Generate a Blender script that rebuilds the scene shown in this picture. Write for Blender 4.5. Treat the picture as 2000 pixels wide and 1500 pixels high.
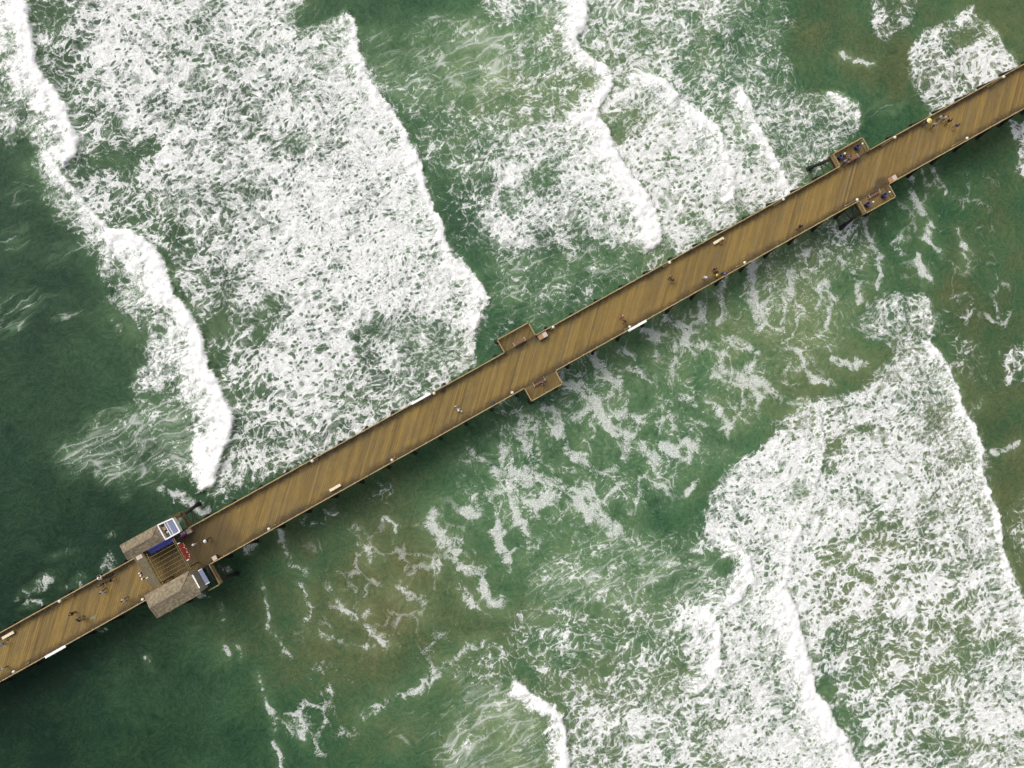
import bpy, bmesh, math, random
import numpy as np
from mathutils import Matrix, Vector

random.seed(7)
rng = np.random.default_rng(7)
scene = bpy.context.scene
for o in list(bpy.data.objects):
    bpy.data.objects.remove(o)

# ------------------------------------------------------------------ camera
# World frame: x runs along the pier towards the shore, y across it, z up, water at z = 0.
FPX = 1350.0                       # focal length in pixels of the 2000 px wide photograph
CAM = np.array([0.0, -1.6643, 110.5222])
RX, RY, RZ = -0.0007, 0.0583, 0.5096


def rot(tx, ty, tz):
    cx, sx, cy, sy, cz, sz = math.cos(tx), math.sin(tx), math.cos(ty), math.sin(ty), math.cos(tz), math.sin(tz)
    return (np.array([[cz, -sz, 0], [sz, cz, 0], [0, 0, 1]]) @ np.array([[cy, 0, sy], [0, 1, 0], [-sy, 0, cy]])
            @ np.array([[1, 0, 0], [0, cx, -sx], [0, sx, cx]]))


MC = rot(RX, RY, RZ)


def p2w(px, py, z):
    """photo pixel -> point on the horizontal plane at height z"""
    d = MC.T @ np.array([(px - 1000) / FPX, -(py - 750) / FPX, -1.0])
    return CAM + d * ((z - CAM[2]) / d[2])


def w2p(P):
    c = (P - CAM) @ MC.T
    return 1000 + FPX * c[..., 0] / -c[..., 2], 750 - FPX * c[..., 1] / -c[..., 2]


cam_data = bpy.data.cameras.new('camera')
cam = bpy.data.objects.new('camera', cam_data)
scene.collection.objects.link(cam)
cam.matrix_world = Matrix.Translation(Vector(CAM)) @ Matrix([list(r) for r in MC.T]).to_4x4()
cam_data.sensor_fit = 'HORIZONTAL'
cam_data.sensor_width = 36.0
cam_data.lens = FPX / 2000 * 36.0
cam_data.clip_start = 0.5
cam_data.clip_end = 12000
scene.camera = cam

# ------------------------------------------------------------------ light: bright overcast
SUN_EL, SUN_AZ = math.radians(56), math.radians(108)     # azimuth counter-clockwise from +x
world = bpy.data.worlds.new('World')
scene.world = world
world.use_nodes = True
wn = world.node_tree
bg = wn.nodes['Background']
sky = wn.nodes.new('ShaderNodeTexSky')
sky.sky_type = 'NISHITA'
sky.sun_disc = False
sky.sun_elevation = SUN_EL
sky.sun_rotation = math.pi / 2 - SUN_AZ
sky.air_density = 1.0
sky.dust_density = 6.0
sky.ozone_density = 1.0
hs = wn.nodes.new('ShaderNodeHueSaturation')
hs.inputs['Saturation'].default_value = 0.35
wn.links.new(sky.outputs[0], hs.inputs['Color'])
wn.links.new(hs.outputs[0], bg.inputs['Color'])
bg.inputs['Strength'].default_value = 0.125
sd = bpy.data.lights.new('sun', 'SUN')
sd.energy = 1.4
sd.angle = math.radians(40)
sd.color = (1.0, 0.95, 0.87)
sun = bpy.data.objects.new('sun', sd)
scene.collection.objects.link(sun)
sdir = Vector((math.cos(SUN_EL) * math.cos(SUN_AZ), math.cos(SUN_EL) * math.sin(SUN_AZ), math.sin(SUN_EL)))
sun.rotation_euler = sdir.to_track_quat('Z', 'Y').to_euler()
sun.location = (0, 0, 150)
vs = scene.view_settings
vs.view_transform = 'Standard'
vs.look = 'None'
vs.exposure = 0.08
vs.gamma = 1.0
vs.use_curve_mapping = False

# ------------------------------------------------------------------ node helpers


class NT:
    def __init__(self, name):
        self.m = bpy.data.materials.new(name)
        self.m.use_nodes = True
        self.t = self.m.node_tree
        self.b = self.t.nodes['Principled BSDF']

    def n(self, typ, **kw):
        x = self.t.nodes.new(typ)
        for k, v in kw.items():
            setattr(x, k, v)
        return x

    def put(self, sock, v):
        if isinstance(v, (int, float)):
            sock.default_value = v
        elif isinstance(v, (tuple, list)):
            sock.default_value = tuple(v) + (1.0,) * (len(sock.default_value) - len(v))
        else:
            self.t.links.new(v, sock)

    def math(self, op, a, b=0.0, c=0.0, clamp=False):
        x = self.n('ShaderNodeMath', operation=op, use_clamp=clamp)
        for i, v in enumerate((a, b, c)):
            self.put(x.inputs[i], v)
        return x.outputs[0]

    def vmath(self, op, a, b=(0, 0, 0)):
        x = self.n('ShaderNodeVectorMath', operation=op)
        self.put(x.inputs[0], a)
        if op == 'SCALE':
            self.put(x.inputs['Scale'], b)
        else:
            self.put(x.inputs[1], b)
        return x.outputs[0]

    def sstep(self, lo, hi, v):
        x = self.n('ShaderNodeMapRange', interpolation_type='SMOOTHSTEP')
        self.put(x.inputs['Value'], v)
        self.put(x.inputs['From Min'], lo)
        self.put(x.inputs['From Max'], hi)
        return x.outputs[0]

    def mix(self, f, a, b, typ='RGBA', blend='MIX'):
        x = self.n('ShaderNodeMix', data_type=typ, blend_type=blend)
        k = {'RGBA': (6, 7, 2), 'FLOAT': (2, 3, 0), 'VECTOR': (4, 5, 1)}[typ]
        self.put(x.inputs[0], f)
        self.put(x.inputs[k[0]], a)
        self.put(x.inputs[k[1]], b)
        return x.outputs[k[2]]

    def noise(self, vec, scale, detail=3, rough=0.55, dist=0.0, dim='3D', col=False):
        x = self.n('ShaderNodeTexNoise', noise_dimensions=dim)
        self.put(x.inputs['Vector'], vec)
        self.put(x.inputs['Scale'], scale)
        x.inputs['Detail'].default_value = detail
        x.inputs['Roughness'].default_value = rough
        x.inputs['Distortion'].default_value = dist
        return x.outputs['Color' if col else 'Fac']

    def voro(self, vec, scale, feature='DISTANCE_TO_EDGE', dim='2D'):
        x = self.n('ShaderNodeTexVoronoi', voronoi_dimensions=dim, feature=feature)
        self.put(x.inputs['Vector'], vec)
        self.put(x.inputs['Scale'], scale)
        return x.outputs['Distance']

    def attr(self, name):
        x = self.n('ShaderNodeAttribute', attribute_name=name)
        s = self.n('ShaderNodeSeparateColor')
        self.t.links.new(x.outputs['Color'], s.inputs[0])
        return s.outputs


def simple_mat(name, col, rough=0.7, var=0.25, scale=3.0, metal=0.0, bump=0.0, coord='Object'):
    """plain coloured surface with worn, uneven tone"""
    k = NT(name)
    tc = k.n('ShaderNodeTexCoord').outputs[coord]
    f = k.noise(tc, scale, 5, 0.6)
    f2 = k.noise(tc, scale * 6, 3, 0.6)
    f = k.math('ADD', k.math('MULTIPLY', f, 0.7), k.math('MULTIPLY', f2, 0.3))
    v = k.sstep(0.25, 0.75, f)
    lo = tuple(c * (1 - var) for c in col)
    hi = tuple(min(1, c * (1 + var)) for c in col)
    k.put(k.b.inputs['Base Color'], k.mix(v, lo, hi))
    k.b.inputs['Roughness'].default_value = rough
    k.b.inputs['Metallic'].default_value = metal
    if bump:
        b = k.n('ShaderNodeBump')
        b.inputs['Distance'].default_value = bump
        k.put(b.inputs['Height'], f)
        k.put(k.b.inputs['Normal'], b.outputs[0])
    return k.m


# ------------------------------------------------------------------ sea
# Foam, aeration and bottom colour are laid out as fields on a grid of photo pixels
# (3 px = about 0.25 m of water) and carried by the vertices of a real, displaced surface.
GS = 3.0
gx = np.arange(-330, 2331, GS)
gy = np.arange(-330, 1831, GS)
GX, GY = np.meshgrid(gx, gy)


def lattice(seed):
    return np.random.default_rng(seed).random((256, 256)).astype(np.float32)


def vnoise(x, y, seed):
    L = lattice(seed)
    xi = np.floor(x)
    yi = np.floor(y)
    fx = x - xi
    fy = y - yi
    fx = fx * fx * fx * (fx * (fx * 6 - 15) + 10)
    fy = fy * fy * fy * (fy * (fy * 6 - 15) + 10)
    xi = xi.astype(np.int64)
    yi = yi.astype(np.int64)
    a = L[yi & 255, xi & 255]
    b = L[yi & 255, (xi + 1) & 255]
    c = L[(yi + 1) & 255, xi & 255]
    d = L[(yi + 1) & 255, (xi + 1) & 255]
    return (a + (b - a) * fx) * (1 - fy) + (c + (d - c) * fx) * fy - 0.5


def fbm(x, y, seed, octaves=4, gain=0.55):
    s = 0
    amp = 1.0
    tot = 0
    for i in range(octaves):
        s = s + amp * vnoise(x * 2 ** i + 17.3 * i, y * 2 ** i - 9.1 * i, seed + i)
        tot += amp
        amp *= gain
    return s / tot * 2


def sst(lo, hi, v):
    t = np.clip((v - lo) / (hi - lo), 0, 1)
    return t * t * (3 - 2 * t)


WOB = fbm(GX / 45, GY / 45, 11, 5, 0.65) * 13 + fbm(GX / 150, GY / 150, 15, 2) * 12       # ragged outlines
D = np.zeros_like(GX)      # fresh foam density
S = np.zeros_like(GX)      # 0 = wide lace, 1 = fine churned foam
O = np.zeros_like(GX)      # old drifting foam
B = np.zeros_like(GX)      # streaks drawn out behind the crests
M = np.zeros_like(GX)      # aerated, milky water
HT = np.zeros_like(GX)     # surface height in metres
WH = np.zeros_like(GX)     # solid white of a plunging crest


def window(xs, ys, pad):
    i0 = max(0, int((min(ys) - pad - gy[0]) / GS))
    i1 = min(len(gy), int((max(ys) + pad - gy[0]) / GS) + 2)
    j0 = max(0, int((min(xs) - pad - gx[0]) / GS))
    j1 = min(len(gx), int((max(xs) + pad - gx[0]) / GS) + 2)
    return (slice(i0, i1), slice(j0, j1))


def seg_dist(pts, X, Y, closed):
    """distance to a polyline, side of its nearest segment, overshoot past its ends"""
    best = np.full(X.shape, 1e9)
    side = np.zeros(X.shape)
    over = np.zeros(X.shape)
    n = len(pts)
    for i in range(n if closed else n - 1):
        (ax, ay), (bx, by) = pts[i], pts[(i + 1) % n]
        dx, dy = bx - ax, by - ay
        L2 = dx * dx + dy * dy + 1e-9
        t = ((X - ax) * dx + (Y - ay) * dy) / L2
        tc = np.clip(t, 0, 1)
        d = np.hypot(X - ax - tc * dx, Y - ay - tc * dy)
        m = d < best - 1e-6
        best = np.where(m, d, best)
        side = np.where(m, dx * (Y - ay) - dy * (X - ax), side)
        ov = np.zeros(X.shape)
        if not closed:
            if i == 0:
                ov = np.maximum(ov, -t * math.sqrt(L2))
            if i == n - 2:
                ov = np.maximum(ov, (t - 1) * math.sqrt(L2))
        over = np.where(m, ov, over)
    return best, np.sign(side), over


def blend(F, w, sl, v):
    F[sl] = F[sl] * (1 - w) + v * w


def region(pts, soft=30, wob=1.0, **val):
    xs, ys = zip(*pts)
    sl = window(xs, ys, soft + 20)
    X, Y = GX[sl], GY[sl]
    d, _, _ = seg_dist(pts, X, Y, True)
    ins = np.zeros(X.shape, bool)
    n = len(pts)
    for i in range(n):
        (ax, ay), (bx, by) = pts[i], pts[(i + 1) % n]
        c = ((ay > Y) != (by > Y)) & (X < (bx - ax) * (Y - ay) / (by - ay + 1e-9) + ax)
        ins ^= c
    sd_ = np.where(ins, -d, d) + WOB[sl] * wob
    w = 1 - sst(-soft / 2, soft / 2, sd_)
    for k, v in val.items():
        blend(globals()[k], w, sl, v)


def blob(x, y, rx, ry, ang=0.0, **val):
    r = max(rx, ry) * 2.2
    sl = window([x - r, x + r], [y - r, y + r], 0)
    ca, sa = math.cos(math.radians(ang)), math.sin(math.radians(ang))
    X, Y = GX[sl] + WOB[sl] - x, GY[sl] + WOB[sl] * 0.7 - y
    u, v = X * ca - Y * sa, X * sa + Y * ca          # angle counter-clockwise on the picture
    q = (u / rx) ** 2 + (v / ry) ** 2
    w = np.exp(-q * q * 0.7 - q * 0.3)
    for k, val_ in val.items():
        blend(globals()[k], w, sl, val_)


def front(pts, width, val=1.0, h=0.8, white=None, tail=0.6, endfade=18, wob=0.35):
    """a breaking front: sharp on its leading (right) side, fading to the left over width"""
    xs, ys = zip(*pts)
    pad = max(width * 2.2, 60)
    sl = window(xs, ys, pad)
    X, Y = GX[sl], GY[sl]
    d, sd_, ov = seg_dist(pts, X, Y, False)
    s = d * sd_ + (fbm(GX[sl] / 45, GY[sl] / 45, 11, 5, 0.65) * 13) * wob
    ef = np.exp(-(ov / endfade) ** 2)
    edge = sst(-2.5, 2.5, s)
    ww = white if white is not None else width * 0.45
    wid = width * (1 + 0.7 * fbm(GX[sl] / 40, GY[sl] / 40, 31, 3))
    solid = edge * (1 - sst(ww * 0.0, ww * 2.6, s + 1.3 * ww * fbm(GX[sl] / 26, GY[sl] / 26, 61, 4, 0.7))) * ef
    body = edge * (1 - sst(wid * 0.2, wid * 1.3, s)) * ef
    D[sl] = np.maximum(D[sl], val * body * (0.55 + 0.45 * tail))
    WH[sl] = np.maximum(WH[sl], solid * val)
    S[sl] = np.maximum(S[sl], 0.75 * body)
    M[sl] = np.maximum(M[sl], 0.95 * (1 - sst(0, width * 2.0, s)) * sst(-14, 0, s) * ef * val)
    # profile: steep face in front, long back slope
    prof = sst(-9, 7, s) * np.exp(-np.maximum(s, 0) / (width * 0.9 + 12)) * ef
    HT[sl] = np.maximum(HT[sl], 0.75 * h * prof)


def stroke(pts, w, val=1.0, ch='O'):
    xs, ys = zip(*pts)
    sl = window(xs, ys, w * 2.2 + 8)
    d, _, _ = seg_dist(pts, GX[sl] + WOB[sl] * 0.5, GY[sl] - WOB[sl] * 0.5, False)
    F = globals()[ch]
    F[sl] = np.maximum(F[sl], val * 0.86 * np.exp(-(d / (w * 1.08)) ** 2))
    M[sl] = np.maximum(M[sl], 0.5 * val * np.exp(-(d / (w * 2.6)) ** 2))


# ---- the foam fields as they lie in the photograph
# churned field between the outer breakers and the inner front
region([(62, -330), (62, 0), (75, 120), (135, 215), (158, 290), (110, 322), (200, 430), (330, 500), (400, 650), (455, 830), (425, 950),
        (380, 985), (760, 830), (930, 715), (925, 665), (945, 610), (958, 585), (925, 540), (870, 470), (845, 410), (815, 305), (770, 215),
        (715, 130), (700, 55), (660, 45), (585, 50), (600, 0), (640, -330)], soft=14, wob=0.5, D=0.70, S=0.45, M=0.35)
# sparser, wider lace along its seaward side and by the pier
region([(70, -60), (80, 120), (150, 260), (130, 330), (220, 440), (330, 500), (400, 650), (455, 830), (420, 960), (620, 900), (560, 800),
        (500, 700), (430, 560), (330, 430), (250, 260), (170, 120), (150, -60)], soft=120, D=0.52, S=0.12)
region([(430, 960), (470, 760), (620, 680), (780, 700), (860, 760), (640, 880)], soft=110, D=0.60, S=0.25)
region([(420, 110), (700, 120), (860, 480), (930, 620), (760, 640), (560, 430)], soft=120, D=0.80, S=0.8)
region([(200, 60), (560, 60), (620, 300), (480, 330), (260, 200)], soft=120, D=0.74, S=0.45)
blob(90, 35, 55, 32, 0, D=0.28, S=0.0)
blob(230, 320, 62, 22, 8, D=0.20, S=0.0)
blob(285, 300, 45, 20, 30, D=0.30, S=0.0)
blob(250, 425, 60, 26, -25, D=0.36, S=0.0)
blob(345, 455, 60, 30, -20, D=0.42, S=0.0)
blob(430, 640, 46, 26, 10, D=0.10, S=0.0)
blob(418, 700, 30, 26, 40, D=0.16, S=0.0)
blob(470, 760, 40, 26, 0, D=0.40, S=0.0)
blob(525, 600, 46, 22, 60, D=0.30, S=0.1)
blob(505, 650, 26, 14, 30, D=0.18, S=0.0)
blob(575, 275, 40, 26, 20, D=0.52, S=0.8)
blob(800, 650, 60, 28, 10, D=0.55, S=0.7)
blob(850, 700, 60, 30, 20, D=0.52, S=0.6)
blob(720, 640, 40, 20, 30, D=0.50, S=0.6)
blob(600, 30, 30, 24, 0, D=0.25)
blob(300, 150, 60, 40, 10, D=0.84, S=0.4)
blob(620, 420, 80, 50, 0, D=0.86)
blob(560, 520, 80, 50, 20, D=0.82, S=0.8)
blob(720, 560, 70, 40, 0, D=0.84, S=0.9)
front([(690, 38), (700, 60), (702, 95), (713, 118), (712, 134), (722, 158), (738, 178), (762, 203), (786, 242), (800, 266), (803, 287),
       (816, 306), (827, 332), (831, 362), (841, 384), (849, 412), (866, 434), (870, 470), (882, 494), (897, 517), (926, 541),
       (946, 561), (960, 582), (955, 598), (940, 612), (931, 640)], 80, 0.96, 0.7, white=15, tail=0.75)
front([(925, 660), (918, 676), (930, 700), (930, 716)], 40, 0.7, 0.3, white=8)
# outer breaker, upper piece
region([(-330, -330), (60, -330), (60, 0), (72, 90), (135, 210), (160, 280), (108, 318), (55, 270), (-330, 240)], soft=20, D=0.5, S=0.7, M=0.5)
blob(10, 120, 40, 26, 30, D=0.28, S=0.5)
blob(18, 160, 30, 24, 0, D=0.25, S=0.5)
blob(30, 265, 42, 18, 20, D=0.30, S=0.5)
blob(15, 250, 40, 18, 0, D=0.62, S=0.7)
front([(62, -330), (58, -80), (59, 0), (63, 45), (72, 92), (79, 130), (102, 160), (135, 208), (139, 233), (161, 276), (156, 302), (138, 320)],
      80, 1.0, 1.1, white=44, tail=0.6)
# the low shoulder between the two crests
region([(100, 325), (150, 365), (215, 440), (235, 490), (180, 490), (110, 440), (75, 380)], soft=50, D=0.55, S=0.3, B=0.55, M=0.6)
front([(100, 300), (122, 336), (150, 372), (176, 405), (200, 430), (226, 456)], 46, 0.85, 0.8, white=11)
# outer breaker, lower piece
front([(216, 446), (258, 449), (300, 480), (319, 506), (336, 546), (341, 570), (366, 597), (391, 636), (402, 660), (405, 690), (421, 722),
       (440, 760), (452, 800), (459, 830), (453, 858), (438, 882), (431, 912), (424, 942), (408, 952)], 95, 1.0, 1.3, white=44, tail=0.5)
region([(300, 655), (335, 690), (345, 745), (300, 765), (258, 752), (285, 715)], soft=26, D=0.60, S=0.8, M=0.4)
region([(205, 585), (240, 560), (290, 620), (300, 650), (235, 600)], soft=22, D=0.5, S=0.7)
region([(100, 880), (180, 820), (300, 770), (370, 780), (405, 860), (400, 930), (250, 950), (130, 920)], soft=60, B=0.62, M=0.45, D=0.22)
blob(350, 840, 50, 55, 20, M=0.75, B=0.66)
blob(110, 870, 26, 20, 20, B=0.42)
blob(60, 600, 70, 26, 15, B=0.42)
blob(25, 640, 40, 20, 20, B=0.45)
blob(150, 620, 50, 10, 15, B=0.34)
blob(120, 500, 40, 20, 25, B=0.45)
blob(40, 470, 40, 30, 10, B=0.36)
blob(60, 370, 60, 30, 20, B=0.36)
blob(345, 968, 40, 14, -25, O=0.68, D=0.12, M=0.25, S=0.6)
blob(388, 985, 26, 16, -30, O=0.74, D=0.12, M=0.25, S=0.6)
blob(240, 970, 14, 8, 0, O=0.53, D=0.12, M=0.25)
blob(222, 1042, 22, 12, 40, O=0.55, D=0.12, M=0.25, S=0.3)
blob(335, 1010, 26, 9, 20, O=0.68, D=0.12, M=0.25, S=0.6)
blob(212, 1100, 22, 16, 50, O=0.58, D=0.12, M=0.25, S=0.4)
blob(88, 1140, 40, 14, 30, O=0.58, D=0.12, M=0.25, S=0.4)
blob(60, 1160, 30, 10, 30, O=0.44, D=0.12, M=0.25, S=0.4)
blob(130, 1090, 40, 8, 10, O=0.35, D=0.12, M=0.25)
blob(150, 1140, 30, 12, 30, O=0.41, D=0.12, M=0.25)
blob(70, 1185, 26, 10, 30, O=0.38, D=0.12, M=0.25)
blob(440, 1110, 26, 12, -15, O=0.58, D=0.12, M=0.25, S=0.3)
blob(480, 1065, 26, 16, 30, O=0.44, D=0.12, M=0.25)
blob(395, 1168, 16, 7, 0, O=0.68, D=0.12, M=0.25, S=0.2)
blob(195, 1232, 16, 6, 10, O=0.53, D=0.12, M=0.25)
# green water between the inner front and the middle surf
region([(720, 60), (900, 30), (1080, 20), (1130, 90), (1060, 180), (930, 215), (760, 190), (715, 120)], soft=90, B=0.55, M=0.6, D=0.24)
blob(960, 110, 90, 60, 20, M=0.95, B=0.66)
blob(860, 160, 100, 34, 15, M=0.85, B=0.60)
blob(790, 90, 60, 12, 8, B=0.30)
region([(790, 210), (960, 200), (1090, 190), (1130, 260), (1010, 360), (890, 360), (820, 300)], soft=60, D=0.42, S=0.15, M=0.45)
blob(950, 300, 60, 40, 0, D=0.52, S=0.25)
blob(830, 180, 70, 22, 10, M=0.65, B=0.4)
region([(880, 370), (1010, 350), (1060, 420), (960, 490), (880, 470)], soft=60, D=0.34, S=0.1)
region([(945, 480), (1290, 480), (1330, 500), (1060, 640), (960, 600)], soft=80, B=0.46, M=0.5, D=0.26)
region([(1040, 600), (1300, 480), (1420, 440), (1300, 520), (1090, 630)], soft=40, D=0.36, S=0.1, M=0.3)
blob(980, 640, 40, 14, 30, D=0.34)
blob(960, 670, 24, 14, 50, D=0.34)
# middle surf
region([(940, -330), (1560, -330), (1530, 60), (1540, 180), (1580, 300), (1560, 370), (1290, 500), (1210, 430), (1120, 200), (1060, 80), (940, 20)],
       soft=40, D=0.52, S=0.35, M=0.35)
blob(1500, 40, 60, 60, 0, D=0.30)
blob(1500, 150, 50, 60, 0, D=0.36)
blob(1400, 120, 80, 40, 20, D=0.42, M=0.5)
blob(1330, 60, 60, 40, 10, D=0.52)
region([(1000, 230), (1120, 210), (1250, 390), (1285, 480), (1000, 490), (940, 440)], soft=50, D=0.73, S=0.65, M=0.4)
blob(1060, 350, 40, 24, 40, D=0.30, S=0.4)
blob(1000, 390, 30, 26, 10, D=0.34)
blob(1030, 235, 32, 18, 20, D=0.22)
blob(1100, 440, 60, 30, 10, D=0.62, S=0.8)
blob(1150, 470, 40, 16, 10, D=0.42, S=0.4)
region([(1200, 190), (1300, 150), (1420, 290), (1540, 370), (1330, 480), (1290, 420), (1220, 310)], soft=40, D=0.83, S=0.45, M=0.45)
blob(1232, 225, 34, 22, 10, D=0.42, S=0.3)
blob(1200, 252, 16, 16, 0, D=0.25)
blob(1345, 420, 30, 20, 10, D=0.52, S=0.1)
blob(1300, 315, 26, 14, 10, D=0.60, S=0.2)
region([(1010, 60), (1110, 80), (1180, 130), (1165, 210), (1050, 230), (990, 150)], soft=60, D=0.44, S=0.1, M=0.55)
blob(1060, 45, 60, 22, 10, D=0.20, M=0.8, B=0.3)
front([(1142, -330), (1144, -60), (1145, 0), (1149, 30), (1141, 58), (1120, 78)], 70, 0.95, 0.9, white=28)
front([(1118, 74), (1140, 100), (1160, 116), (1186, 130), (1196, 150), (1194, 172), (1181, 197), (1168, 216), (1165, 228)], 46, 0.95, 0.7, white=14, endfade=10)
front([(1124, 218), (1158, 216), (1180, 240), (1190, 265), (1200, 285), (1221, 320), (1241, 350), (1263, 380), (1281, 410), (1289, 440),
       (1288, 474), (1272, 486)], 95, 0.98, 0.9, white=27, tail=0.85)
front([(1238, 146), (1270, 145), (1301, 160), (1321, 185), (1350, 210), (1386, 236), (1406, 256), (1413, 281), (1426, 311), (1436, 342), (1434, 384)],
      70, 0.92, 0.5, white=18, endfade=20)
front([(1453, 178), (1466, 203), (1473, 236), (1491, 261), (1506, 286), (1516, 311), (1531, 341), (1546, 372), (1560, 400)], 65, 0.92, 0.5, white=17)
region([(1500, 190), (1560, 170), (1630, 185), (1672, 210), (1676, 245), (1600, 330), (1520, 340)], soft=34, D=0.56, S=0.5, M=0.3)
blob(1590, 195, 40, 12, -20, D=0.40)
front([(1622, 180), (1650, 190), (1671, 202), (1680, 222), (1677, 242)], 40, 0.8, 0.4, white=9)
stroke([(1643, 109), (1665, 114), (1698, 124)], 5, 0.9)
blob(1530, 40, 20, 16, 0, D=0.34)
blob(1520, 130, 24, 20, 30, D=0.40)
blob(1720, 215, 50, 14, 20, B=0.40)
# patches by the shore end
region([(1680, -330), (1690, 0), (1690, 50), (1700, 80), (1735, 88), (1770, 60), (1790, 40), (1810, -330)], soft=34, D=0.52, S=0.15)
blob(1740, 10, 24, 22, 0, D=0.22)
region([(1880, 18), (1912, -5), (1918, 25), (1955, 78), (1992, 130), (1960, 190), (1830, 235), (1795, 200), (1770, 160), (1776, 105), (1800, 60), (1850, 45)],
       soft=18, D=0.64, S=0.22, M=0.3)
blob(1890, 75, 26, 18, 30, D=0.16)
blob(1925, 60, 26, 18, -40, D=0.36)
front([(1935, 46), (1957, 78), (1977, 108), (1992, 130)], 16, 0.7, 0.2, white=4)
region([(2330, 190), (1972, 232), (1968, 248), (1985, 290), (1982, 325), (2000, 365), (2330, 420)], soft=18, D=0.60, S=0.3)
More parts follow.
